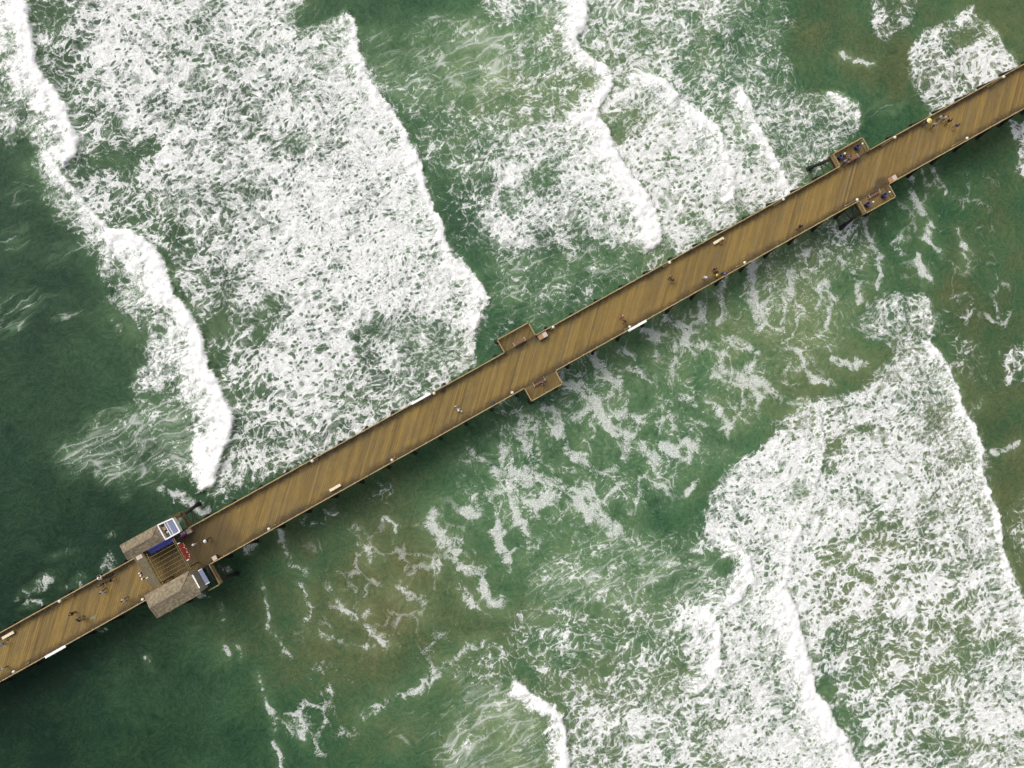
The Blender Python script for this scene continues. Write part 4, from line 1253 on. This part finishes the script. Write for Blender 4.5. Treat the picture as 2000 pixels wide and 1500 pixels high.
# cloths hanging at its shoreward end
for nm, lab, x, y, m_ in (('purple_umbrella', 'folded purple umbrella at the shoreward end of the blue awning', -45.75, 2.42, m_purple),
                          ('blue_umbrella', 'folded blue umbrella between the purple one and the blue awning', -46.15, 2.36, m_tarp)):
    t_ = thing(nm, lab, 'umbrella', (x, y, ZD))
    MB().lathe([(0.02, 0.9), (0.10, 1.0), (0.17, 1.5), (0.13, 2.1), (0.05, 2.5), (0.02, 2.6)], 10).build('folded_cloth', m_, t_, True)
    MB().tube((0, 0, 0.02), (0, 0, 2.66), 0.02, 0.02, 8).build('pole', m_metal, t_)
    MB().lathe([(0.24, 0), (0.24, 0.05), (0.05, 0.09)], 12).build('foot', m_ink, t_)

# pergola across the walkway
pg = thing('pergola', 'open timber pergola spanning the walkway between the two huts', 'pergola', (-48.7, 0.2, ZD))
for x, ys in ((-2.05, (2.0, -2.15)), (2.1, (2.0, -2.15))):
    for y in ys:
        MB().box((x, y, 1.6), (0.16, 0.16, 3.2)).build('post', m_timber, pg)
for x in (-2.3, -1.98, 2.05, 2.28):
    MB().box((x, -0.02, 3.27), (0.07, 4.9, 0.16)).build('cross_beam', m_beam, pg)
for y in (1.72, 1.15, 0.55, -0.05, -0.65, -1.25, -1.85):
    MB().box((0.03, y, 3.42), (4.5, 0.045, 0.09)).build('rafter', m_beam, pg)
for i in range(9):
    MB().box((-3.55 + i * 0.145, 0.35, 3.44), (0.135, 5.0, 0.035)).build('roof_board', m_band, pg)
MB().box((-2.98, 2.5, 3.50), (0.85, 0.55, 0.06)).build('roof_patch', m_pink, pg)
MB().box((-3.66, 0.3, 3.43), (0.07, 5.1, 0.12)).build('fascia', m_beam, pg)
for x in (-3.55,):
    for y in (2.3, -2.1):
        MB().box((x, y, 1.68), (0.14, 0.14, 3.36)).build('post', m_timber, pg)
spot = MB()
spot.box((0, 0, 0), (0.36, 0.11, 0.10))
spot.tube((-0.16, 0, -0.02), (-0.26, 0, -0.12), 0.03, 0.03, 8)
spot_me = spot.mesh('floodlight', m_white)
for n_, (x, y, z, w) in enumerate(((-46.15, 1.72, 10.35, 'above the upper end of the red board'), (-46.15, -0.95, 10.35, 'above the lower end of the red board'),
                                  (-52.15, -0.35, 10.46, 'on the seaward edge of the pergola roof'))):
    tag(link(spot_me, 'floodlight', None, (x, y, z), 0 if n_ < 2 else math.pi), 'short white floodlight ' + w, 'floodlight', 'floodlights on the pergola')
sg = thing('red_sign', 'red sign board with white bulbs hanging on the shoreward pergola beam', 'sign', (-46.32, 0.36, 9.05))
MB().box((0, 0, 0.55), (0.34, 2.35, 0.9), tilt=('Y', -0.30)).build('board', m_red, sg)
for i in range(9):
    MB().lathe([(0.03, 0), (0.075, 0.03), (0.085, 0.08), (0.05, 0.13), (0.01, 0.15)], 8, (0.20 + 0.03 * (i % 2), -1.0 + i * 0.25 + random.uniform(-.04, .04), 0.22 + 0.25 * (i % 3 == 0))).build('bulb', m_white, sg, True)

# lean-to screen on the lower service deck
ls = thing('wind_screen', 'narrow blue grey roofed wind screen right of the larger hut', 'screen', (-45.4, -4.1, ZD))
MB().box((0, 0, 3.25), (0.58, 2.15, 0.05), tilt=('Y', 0.12)).build('roof_sheet', m_glass, ls)
MB().box((0.0, -1.1, 3.27), (0.62, 0.09, 0.09)).build('edge_trim', m_white, ls)
MB().box((0.0, 1.1, 3.27), (0.62, 0.09, 0.09)).build('edge_trim', m_white, ls)
for y in (-1.05, 1.05):
    MB().box((0.2, y, 1.6), (0.08, 0.08, 3.2)).build('post', m_timber, ls)
MB().box((0.22, 0, 1.1), (0.03, 2.0, 2.0)).build('pane', m_pane, ls)

# ------------------------------------------------------------------ benches, tables, bins


def slat_bench(label, px, py, rz):
    c = p2w(px, py, 7.45)
    t_ = thing('slat_bench', label, 'bench', (c[0], c[1], ZD), rz, 'brown slat benches in the bays')
    for i in range(4):
        MB().box((0, -0.20 + i * 0.125, 0.45), (1.85, 0.105, 0.035)).build('seat_slat', m_brown, t_)
    for i in range(3):
        MB().box((0, 0.27 + i * 0.03, 0.56 + i * 0.13), (1.85, 0.035, 0.105)).build('back_slat', m_brown, t_)
    for s in (-1, 1):
        e = MB()
        e.box((s * 0.92, 0.02, 0.64), (0.075, 0.56, 0.05))
        e.box((s * 0.92, -0.22, 0.32), (0.07, 0.07, 0.62))
        e.bar((s * 0.92, 0.26, 0.0), (s * 0.92, 0.34, 0.92), 0.07, 0.07)
        e.build('end_frame', m_pink, t_)
    return t_


slat_bench('empty brown slat bench in the upper middle bay', 1014, 667, math.pi)
slat_bench('brown slat bench with a black clad person in the lower middle bay', 1053, 746, 0.0)
slat_bench('empty brown slat bench between the two blue bins of the lower right bay', 1707, 379, 0.0)
slat_bench('brown slat bench crowded with people in the upper right bay', 1664, 309, math.pi)


def plain_bench(label, px, py):
    c = p2w(px, py, 7.45)
    t_ = thing('plain_bench', label, 'bench', (c[0], c[1], ZD), 0, 'cream backless benches')
    MB().box((0, 0, 0.43), (1.8, 0.40, 0.10)).build('seat', m_cream, t_)
    for s in (-1, 1):
        MB().box((s * 0.6, 0, 0.19), (0.14, 0.34, 0.38)).build('leg', m_cream, t_)


plain_bench('cream backless bench at the very left end of the pier', 15.5, 1240.5)
plain_bench('empty cream backless bench on bare deck between huts and middle bays', 654.5, 952.5)
plain_bench('cream backless bench with one tan clad sitter, right of the middle', 1403.5, 470)


def rail_board(label, x0, x1, y):
    t_ = thing('rail_top_board', label, 'board', ((x0 + x1) / 2, y, ZD), 0, 'long white boards on the rails')
    L = x1 - x0
    MB().box((0, 0, 1.17), (L, 0.36, 0.05)).build('board', m_white, t_)
    for q in (-0.38, 0.0, 0.38):
        MB().box((q * L, 0, 1.12), (0.06, 0.30, 0.05)).build('bracket', m_metal, t_)


rail_board('long white board on the lower rail left of the huts', -70.9, -67.7, -3.14)
rail_board('long white board on the upper rail by a dark bin', -8.4, -5.2, 3.08)
rail_board('long white board on the lower rail by the red clad pair', 25.1, 28.3, -3.12)


def wash_table(label, px, py, rz, flip):
    c = p2w(px, py, 7.9)
    t_ = thing('fish_table', label, 'table', (c[0], c[1], ZD), rz, 'two tone tables by the bays')
    for s, m_ in ((-flip, m_tan), (flip, m_pink)):
        MB().box((s * 0.36, 0, 0.93), (0.70, 0.74, 0.06)).build('top_panel', m_, t_)
        MB().box((s * 0.36, 0, 0.46), (0.60, 0.62, 0.86)).build('cabinet', m_tan, t_)
    MB().tube((0, 0.25, 0.95), (0, 0.25, 1.2), 0.02, 0.02, 8).build('tap', m_metal, t_)


wash_table('two tone tan and pale table beside the upper middle bay', 1060, 656, 0, 1)
wash_table('two tone tan and pale table casting dark stains above the lower right bay', 1743, 349, 0, 1)


def blue_bin(label, px, py):
    c = p2w(px, py, 7.45)
    t_ = thing('blue_bin', label, 'bin', (c[0], c[1], ZD), random.uniform(-0.3, 0.3), 'blue bins with white topped posts')
    MB().lathe([(0.27, 0), (0.29, 0.3), (0.31, 0.34), (0.30, 0.62), (0.33, 0.66), (0.33, 0.88), (0.28, 0.90), (0.27, 0.55)], 16).build('barrel', m_navy, t_, True)
    po = MB().tube((0.42, 0, 0), (0.42, 0, 1.36), 0.025, 0.025, 8).build('post', m_metal, t_)
    MB().lathe([(0.03, 1.34), (0.12, 1.38), (0.15, 1.46), (0.12, 1.55), (0.03, 1.60)], 12, (0.42, 0, 0)).build('white_cap', m_white, po, True)


blue_bin('blue bin alone at the shoreward corner of the upper right bay', 1673.5, 288.5)
blue_bin('blue bin beside the sitters at the seaward side of the upper right bay', 1640, 308)
blue_bin('blue bin at the shoreward end of the lower right bay bench', 1726.4, 382.5)
blue_bin('blue bin at the seaward corner of the lower right bay', 1693.6, 400)


def dark_bin(label, px, py):
    c = p2w(px, py, 7.8)
    t_ = thing('dark_bin', label, 'bin', (c[0], c[1], ZD), 0, 'dark round bins at the rails')
    MB().lathe([(0.24, 0), (0.27, 0.4), (0.27, 0.78), (0.29, 0.80), (0.29, 0.86)], 16).build('barrel', m_ink, t_, True)
    MB().lathe([(0.29, 0.86), (0.26, 0.92), (0.14, 0.97), (0.02, 0.98)], 16).build('lid', m_ink, t_, True)


dark_bin('dark round bin at the upper rail next to the long white board', 861, 761)
dark_bin('dark round bin at the lower rail below the two white clad walkers', 964, 788)

c = p2w(419, 1090, 7.9)
bn = thing('square_bin', 'beige square topped bin by the lower rail right of the huts', 'bin', (c[0], c[1], ZD), 0.06)
MB().box((0, 0, 0.45), (0.55, 0.55, 0.9)).build('body', m_timber, bn)
MB().box((0, 0, 0.93), (0.64, 0.64, 0.06)).build('lid', m_pink, bn)
MB().box((0.34, 0.1, 0.93), (0.06, 0.2, 0.05)).build('handle', m_pink, bn)

c = p2w(379.3, 1063.5, 8.0)
pu = thing('white_umbrella', 'folded white umbrella standing on the deck right of the huts', 'umbrella', (c[0] + 0.2, c[1], ZD), 0)
MB().lathe([(0.03, 0.55), (0.06, 0.8), (0.11, 1.25), (0.17, 1.7), (0.16, 1.95), (0.08, 2.1), (0.02, 2.16)], 12).build('folded_cloth', m_white, pu, True)
MB().tube((0, 0, 0.02), (0, 0, 2.2), 0.022, 0.022, 8).build('pole', m_cream, pu)
MB().lathe([(0.20, 0), (0.20, 0.05), (0.04, 0.10)], 12).build('foot', m_timber, pu)


def crate(label, px, py, s, m_, rz):
    c = p2w(px, py, ZD + s[2])
    t_ = thing('crate', label, 'crate', (c[0], c[1], ZD), rz, 'crates at the upper rail beside the huts')
    MB().box((0, 0, 0.03), (s[0], s[1], 0.05)).build('base', m_, t_)
    for q in (-1, 1):
        for z in (0.14, 0.34, 0.54):
            MB().box((0, q * (s[1] / 2 - 0.02), z), (s[0], 0.03, 0.15)).build('side_slat', m_, t_)
            MB().box((q * (s[0] / 2 - 0.02), 0, z), (0.03, s[1] - 0.08, 0.15)).build('end_slat', m_, t_)
    MB().box((0, 0, 0.645), (s[0] * 0.96, s[1] * 0.96, 0.03)).build('cover', m_pink, t_)


crate('pale cluttered crate right against the white enclosure', 357.5, 1043.5, (0.75, 0.62, 0.66), m_brown, 0.05)
crate('larger pale crate farther along the rail from the white enclosure', 368.5, 1037.5, (0.80, 0.70, 0.66), m_tan, -0.04)

c = p2w(182, 1206, ZD)
hp = thing('hatch_plate', 'flat grey green plate lying on the deck left of the huts', 'plate', (c[0], c[1], ZD), 0.0)
MB().prism([(-0.42, -0.2), (0.35, -0.2), (0.45, -0.1), (0.45, 0.16), (0.38, 0.2), (-0.35, 0.2), (-0.45, 0.12), (-0.45, -0.12)], 0.008, 0.03).build('plate', m_slate, hp)
MB().tube((-0.1, 0, 0.04), (0.1, 0, 0.04), 0.012, 0.012, 6).build('handle', m_metal, hp)

c = p2w(215, 1124, 7.2)
db = thing('duffel_bag', 'long dark bag lying against the upper rail left of the huts', 'bag', (c[0], c[1], ZD), 0.02)
MB().lathe([(0.02, -0.42), (0.14, -0.38), (0.16, 0.0), (0.14, 0.38), (0.02, 0.42)], 10).build('body', m_ink, db, True)
db.children[0].rotation_euler = (0, math.pi / 2, 0)
db.children[0].location = (0, 0, 0.16)
MB().tube((-0.15, 0, 0.33), (0.15, 0, 0.33), 0.015, 0.015, 6).build('strap', m_timber, db)
c = p2w(204, 1137.5, 7.3)
bk = thing('bait_bucket', 'small orange bucket between the anglers left of the huts', 'bucket', (c[0], c[1], ZD))
MB().lathe([(0.12, 0), (0.16, 0.3), (0.175, 0.31), (0.145, 0.29), (0.11, 0.04)], 12).build('pail', m_orange, bk, True)
MB().tube((-0.16, 0, 0.30), (0.16, 0, 0.31), 0.008, 0.008, 6).build('bail', m_metal, bk)
c = p2w(901.5, 803.5, 7.6)
tb = thing('tote_bag', 'small tan bag beside the two white clad walkers', 'bag', (c[0], c[1], ZD))
MB().lathe([(0.10, 0), (0.17, 0.08), (0.17, 0.3), (0.13, 0.36)], 10).build('sack', m_cream, tb, True)
MB().tube((-0.1, 0, 0.36), (0.1, 0, 0.5), 0.012, 0.012, 6).build('strap', m_tan, tb)

# ------------------------------------------------------------------ people


def person_mesh(pose):
    J, E = [], []                                    # (pos, radius, tag 0 skin 1 shirt 2 trousers 3 shoe)

    def j(p, r, t, parent=None):
        J.append((Vector(p), r, t))
        if parent is not None:
            E.append((parent, len(J) - 1))
        return len(J) - 1
    sit, walk, lean = pose == 'sit', pose == 'walk', pose == 'lean'
    pz = 0.52 if sit else 0.95
    lx = 0.22 if lean else (0.03 if sit else 0.02)
    pel = j((0, 0, pz), 0.145, 2)
    sp1 = j((lx * 0.4, 0, pz + 0.20), 0.135, 1, pel)
    ch = j((lx * 0.9, 0, pz + 0.40), 0.160, 1, sp1)
    nk = j((lx * 1.2, 0, pz + 0.55), 0.060, 0, ch)
    h0 = j((lx * 1.3 + 0.02, 0, pz + 0.61), 0.075, 0, nk)
    h1 = j((lx * 1.4 + 0.02, 0, pz + 0.70), 0.096, 0, h0)
    j((lx * 1.4 + 0.01, 0, pz + 0.77), 0.070, 0, h1)
    j((lx * 1.4 + 0.125, 0, pz + 0.67), 0.016, 0, h1)
    for s in (-1, 1):
        j((lx * 1.4 + 0.01, s * 0.105, pz + 0.69), 0.018, 0, h1)
        sh = j((lx, s * 0.185, pz + 0.44), 0.078, 1, ch)
        if sit:
            el, wr, pm = (0.10, s * 0.27, pz + 0.20), (0.32, s * 0.16, pz + 0.12), (0.39, s * 0.14, pz + 0.11)
        elif lean:
            el, wr, pm = (lx + 0.18, s * 0.27, pz + 0.24), (lx + 0.36, s * 0.14, pz + 0.17), (lx + 0.43, s * 0.13, pz + 0.17)
        elif walk:
            el, wr, pm = (lx - s * 0.10, s * 0.25, pz + 0.17), (lx + 0.05 - s * 0.17, s * 0.26, pz - 0.07), (lx + 0.08 - s * 0.18, s * 0.26, pz - 0.14)
        else:
            el, wr, pm = (lx - 0.03, s * 0.26, pz + 0.16), (lx + 0.06, s * 0.28, pz - 0.08), (lx + 0.08, s * 0.28, pz - 0.15)
        e_ = j(el, 0.052, 1, sh)
        w_ = j(wr, 0.033, 0, e_)
        p_ = j(pm, 0.036, 0, w_)
        d = (Vector(pm) - Vector(wr)).normalized()
        sd2 = Vector((1, 0, 0)) if abs(d.z) > 0.6 else Vector((0, 1, 0))
        for q, ln in ((-0.027, 0.062), (-0.009, 0.074), (0.010, 0.078), (0.028, 0.070)):
            b_ = j(Vector(pm) + d * 0.045 + sd2 * q, 0.0095, 0, p_)
            m_ = j(Vector(pm) + d * (0.045 + ln * 0.55) + sd2 * q * 1.1, 0.009, 0, b_)
            j(Vector(pm) + d * (0.045 + ln * 0.92) + sd2 * q + Vector((0, -s * 0.018, -0.006)), 0.008, 0, m_)
        tb_ = j(Vector(pm) + d * 0.0 + sd2 * 0.048, 0.0105, 0, p_)
        j(Vector(pm) + d * 0.045 + sd2 * 0.066, 0.009, 0, tb_)
        hp_ = j((0, s * 0.095, pz - 0.04), 0.105, 2, pel)
        if sit:
            kn, an, to = (0.44, s * 0.12, 0.50), (0.43, s * 0.12, 0.10), (0.58, s * 0.13, 0.045)
        elif walk:
            kn, an, to = (0.10 + s * 0.16, s * 0.10, 0.51), (s * 0.30 - 0.02, s * 0.10, 0.10 + (0.08 if s < 0 else 0)), (s * 0.30 + 0.15, s * 0.11, 0.045)
        else:
            kn, an, to = (0.02, s * 0.11, 0.51), (0.0, s * 0.115, 0.10), (0.16, s * 0.13, 0.045)
        k__ = j(kn, 0.072, 2, hp_)
        a__ = j(an, 0.048, 2, k__)
        j(to, 0.040, 3, a__)
    me_ = bpy.data.meshes.new('person_skeleton')
    me_.from_pydata([tuple(p) for p, _, _ in J], E, [])
    o = bpy.data.objects.new('person_skeleton', me_)
    COL.objects.link(o)
    o.modifiers.new('skin', 'SKIN').use_smooth_shade = True
    for i, (_, r, _) in enumerate(J):
        me_.skin_vertices[0].data[i].radius = (r, r * (0.8 if i in (0, 1, 2) else 1.0))
        me_.skin_vertices[0].data[i].use_root = i == 0
    ss = o.modifiers.new('round', 'SUBSURF')
    ss.levels = ss.render_levels = 1
    bpy.context.view_layer.update()
    res = bpy.data.meshes.new_from_object(o.evaluated_get(bpy.context.evaluated_depsgraph_get()))
    res.name = 'person_' + pose
    bpy.data.objects.remove(o)
    bpy.data.meshes.remove(me_)
    res.materials.clear()
    for _ in range(4):
        res.materials.append(None)
    pts = np.array([list(p) for p, _, _ in J])
    tg = np.array([t for _, _, t in J])
    mids = np.array([(J[a][0] + J[b][0]) / 2 for a, b in E])
    allp = np.vstack([pts, mids])
    alltg = np.concatenate([tg, [J[b][2] for a, b in E]])
    for pl in res.polygons:
        pl.material_index = int(alltg[np.argmin(((allp - np.array(pl.center)) ** 2).sum(1))])
        pl.use_smooth = True
    return res, (lx * 1.4 + 0.02, pz + 0.70)


BODY = {p: person_mesh(p) for p in ('stand', 'walk', 'sit', 'lean')}
cloth_cache = {}


def cloth(col):
    if col not in cloth_cache:
        cloth_cache[col] = simple_mat('cloth', col, 0.85, 0.2, 6.0)
    return cloth_cache[col]


SKINS = [(0.42, 0.24, 0.16), (0.30, 0.16, 0.09), (0.50, 0.30, 0.21)]
WHT, BLK, GRY, NVY, RED, TAN, YEL, DEN = (0.78, 0.76, 0.76), (0.012, 0.012, 0.014), (0.30, 0.30, 0.33), (0.03, 0.04, 0.20), (0.33, 0.02, 0.02), (0.42, 0.28, 0.13), (0.75, 0.62, 0.12), (0.05, 0.07, 0.14)
LIL, PNK = (0.38, 0.37, 0.52), (0.72, 0.56, 0.52)
hair_me = MB().lathe([(0.112, -0.02), (0.116, 0.03), (0.100, 0.085), (0.060, 0.12), (0.015, 0.13)], 12).mesh('hair', None, True)
cap_me2 = MB().lathe([(0.118, 0.0), (0.122, 0.04), (0.105, 0.10), (0.06, 0.135), (0.015, 0.142)], 12).add([(0.08, -0.09, 0.01), (0.08, 0.09, 0.01), (0.21, 0.06, 0.0), (0.21, -0.06, 0.0), (0.08, -0.09, 0.03), (0.08, 0.09, 0.03), (0.21, 0.06, 0.015), (0.21, -0.06, 0.015)], [(3, 2, 1, 0), (4, 5, 6, 7), (0, 1, 5, 4), (1, 2, 6, 5), (2, 3, 7, 6), (3, 0, 4, 7)]).mesh('cap', None, True)
hat_me = {r: MB().lathe([(r, 0.02), (r * 0.98, 0.035), (0.125, 0.05), (0.12, 0.13), (0.08, 0.17), (0.015, 0.175)], 16).mesh('sun_hat', None, True) for r in (0.24, 0.40)}
eye_me = MB().lathe([(0.004, -0.01), (0.012, 0.0), (0.004, 0.01)], 6).mesh('eye', cloth((0.01, 0.01, 0.01)), True)
mouth_me = MB().box((0, 0, 0), (0.012, 0.045, 0.010)).mesh('mouth', cloth((0.25, 0.06, 0.05)))
HAIRS = [(0.015, 0.012, 0.010), (0.06, 0.035, 0.018), (0.30, 0.22, 0.09)]
pi_ = [0]


def person(px, py, pose, facing, shirt, trousers, head, label, scale=1.0, zref=8.1):
    i = pi_[0]
    pi_[0] += 1
    me_, (hx_, hz_) = BODY[pose]
    c = p2w(px, py, zref)
    o = link(me_, 'person', None, (c[0], c[1], ZD + 0.012), math.radians(facing))
    o.scale = (scale,) * 3
    for k_, m_ in enumerate((cloth(SKINS[i % 3]), cloth(shirt), cloth(trousers), cloth((0.03, 0.025, 0.02)))):
        o.material_slots[k_].link = 'OBJECT'
        o.material_slots[k_].material = m_
    kind, col = head
    hm = {'hair': hair_me, 'cap': cap_me2, 'hat': hat_me[0.24], 'wide': hat_me[0.40]}[kind]
    h = link(hm, {'hair': 'hair', 'cap': 'cap', 'hat': 'sun_hat', 'wide': 'sun_hat'}[kind], o, (hx_, 0, hz_ + 0.015))
    h.material_slots[0].link = 'OBJECT'
    h.material_slots[0].material = cloth(col)
    for s in (-1, 1):
        link(eye_me, 'eye', o, (hx_ + 0.083, s * 0.034, hz_ - 0.005))
    link(mouth_me, 'mouth', o, (hx_ + 0.082, 0, hz_ - 0.062))
    return tag(o, label, 'person')


HB, HD, HL = ('hair', HAIRS[0]), ('hair', HAIRS[1]), ('hair', HAIRS[2])
CW = ('cap', WHT)
person(3.5, 1259, 'walk', 10, (0.35, 0.50, 0.55), DEN, HB, 'person in a light blue top at the left edge below the cream bench')
person(4.5, 1307, 'stand', 80, (0.40, 0.55, 0.60), BLK, HD, 'person in pale blue by the lower rail at the far left edge')
person(140, 1198.6, 'stand', 200, BLK, BLK, HB, 'person all in black standing apart on the left deck')
pa = person(153.7, 1206.5, 'stand', 250, (0.09, 0.085, 0.09), BLK, HB, 'person in dark grey beside the one with a rod on the left deck')
pr = person(153.3, 1213.5, 'lean', 20, BLK, (0.05, 0.05, 0.05), HB, 'person in black with a fishing rod on the left deck')
person(198.4, 1131.6, 'lean', 95, WHT, BLK, CW, 'white clad angler leaning at the upper rail left of the huts')
person(214.5, 1134, 'walk', 20, BLK, BLK, HB, 'person all in black near the upper rail beside the long dark bag')
person(193, 1145, 'stand', 120, TAN, BLK, HB, 'small figure with tan shirt and dark legs behind the white clad angler', 0.72, 7.8)
person(200.5, 1140.5, 'stand', 40, BLK, BLK, HB, 'small dark clad figure next to the orange bucket', 0.72, 7.8)
person(199, 1157, 'walk', 30, (0.62, 0.60, 0.66), BLK, HB, 'person in a pale grey jacket walking mid deck left of the huts')
person(241.5, 1172, 'walk', 200, (0.70, 0.64, 0.70), DEN, HB, 'person in a pale pink top walking toward the lower hut')
person(275.7, 1118.5, 'stand', 30, BLK, BLK, CW, 'white capped person in black, farthest up of the trio by the pergola')
person(278.6, 1123.5, 'stand', 60, (0.45, 0.22, 0.20), BLK, CW, 'white capped person in the middle of the trio by the pergola')
person(282, 1130, 'stand', 100, BLK, BLK, CW, 'white capped person in black, lowest of the trio by the pergola')
person(400.5, 1057, 'walk', 0, BLK, BLK, ('hat', WHT), 'person in black with a round white sun hat right of the huts', 1.0, 8.5)
person(891.5, 795, 'walk', 190, WHT, GRY, HB, 'white clad dark haired walker, upper left of the pair at mid pier')
person(896.5, 800.5, 'walk', 190, WHT, WHT, CW, 'white clad walker in a white cap, lower right of the pair at mid pier')
person(1059, 746.5, 'sit', -90, BLK, BLK, ('hair', (0.25, 0.25, 0.24)), 'grey haired person in black sitting on the lower middle bay bench', 1.0, 7.9)
person(1215.5, 617, 'walk', 200, RED, (0.25, 0.03, 0.03), ('cap', (0.65, 0.30, 0.28)), 'person in red with a pale red cap, upper of the red clad pair')
person(1220, 627, 'walk', 200, (0.20, 0.02, 0.02), (0.06, 0.02, 0.02), HB, 'dark haired person in dark red, lower of the red clad pair')
person(1309.5, 540.5, 'walk', 10, (0.28, 0.20, 0.20), BLK, HD, 'person in a greyish top, upper of the dark pair on the middle right deck')
person(1312.5, 547, 'walk', 10, BLK, (0.25, 0.22, 0.22), HB, 'person in a black top, lower of the dark pair on the middle right deck')
person(1377.6, 542, 'stand', 210, WHT, PNK, CW, 'person all in white left of the cluster with the yellow hat')
person(1396.5, 525, 'stand', 240, BLK, BLK, HB, 'person in black, uppermost of the cluster with the yellow hat')
person(1399.8, 530.8, 'stand', 200, (0.02, 0.012, 0.014), BLK, HB, 'person in black right above the small one in the yellow hat')
person(1399.6, 538, 'stand', 130, YEL, DEN, ('hat', YEL), 'small person with a bright yellow hat by the lower rail', 0.68, 7.8)
person(1413, 532, 'lean', -80, NVY, BLK, HB, 'person in dark blue at the lower rail right of the yellow hat')
person(1408.5, 469, 'sit', -90, TAN, TAN, HD, 'tan clad person sitting on the cream bench', 1.0, 7.9)
person(1564, 442, 'walk', 180, BLK, BLK, HB, 'lone person in black on the right deck left of the right bays')
person(1650.5, 304.5, 'sit', 90, BLK, BLK, HB, 'person in black sitting nearest the seaward blue bin on the crowded bench', 1.0, 7.9)
person(1659.5, 307.8, 'sit', 90, (0.30, 0.26, 0.27), BLK, HB, 'person in greyish top sitting on the shoreward part of the crowded bench', 1.0, 7.9)
person(1651.5, 315, 'walk', 210, LIL, BLK, HB, 'person in a lilac shirt standing behind the crowded bench')
person(1814, 236, 'walk', 200, (0.08, 0.08, 0.09), (0.06, 0.05, 0.06), ('wide', (0.80, 0.68, 0.30)), 'person under a wide pale yellow hat near the upper right rail', 1.0, 8.5)
person(1825.4, 244, 'walk', 200, GRY, (0.03, 0.03, 0.02), HL, 'fair haired person in grey walking below the wide yellow hat')
person(1837.5, 229.8, 'stand', 30, (0.55, 0.56, 0.54), DEN, HB, 'person in a pale grey top, leftmost of the three in a row at right')
person(1847, 231, 'stand', 30, PNK, (0.30, 0.18, 0.10), HD, 'person in a pale pink top between the grey and black clad ones at right')
person(1854, 236.2, 'walk', 20, BLK, BLK, HB, 'person in black right of the pale pink top at the right end')
person(1868.5, 246, 'walk', 20, NVY, TAN, HB, 'person in blue top and tan trousers, rightmost walker on the pier')

fr = thing('fishing_rod', 'thin tan fishing rod held out by the angler on the left deck', 'rod', (pr.location.x, pr.location.y, ZD), math.radians(20))
MB().tube((0.50, 0.05, 1.10), (1.55, 0.05, 1.75), 0.016, 0.005, 6).build('blank', m_cream, fr)
MB().tube((0.34, 0.05, 1.0), (0.56, 0.05, 1.137), 0.024, 0.024, 8).build('grip', m_timber, fr)
MB().lathe([(0.04, -0.03), (0.04, 0.03)], 8, (0.58, 0.05, 1.09)).build('reel', m_metal, fr)
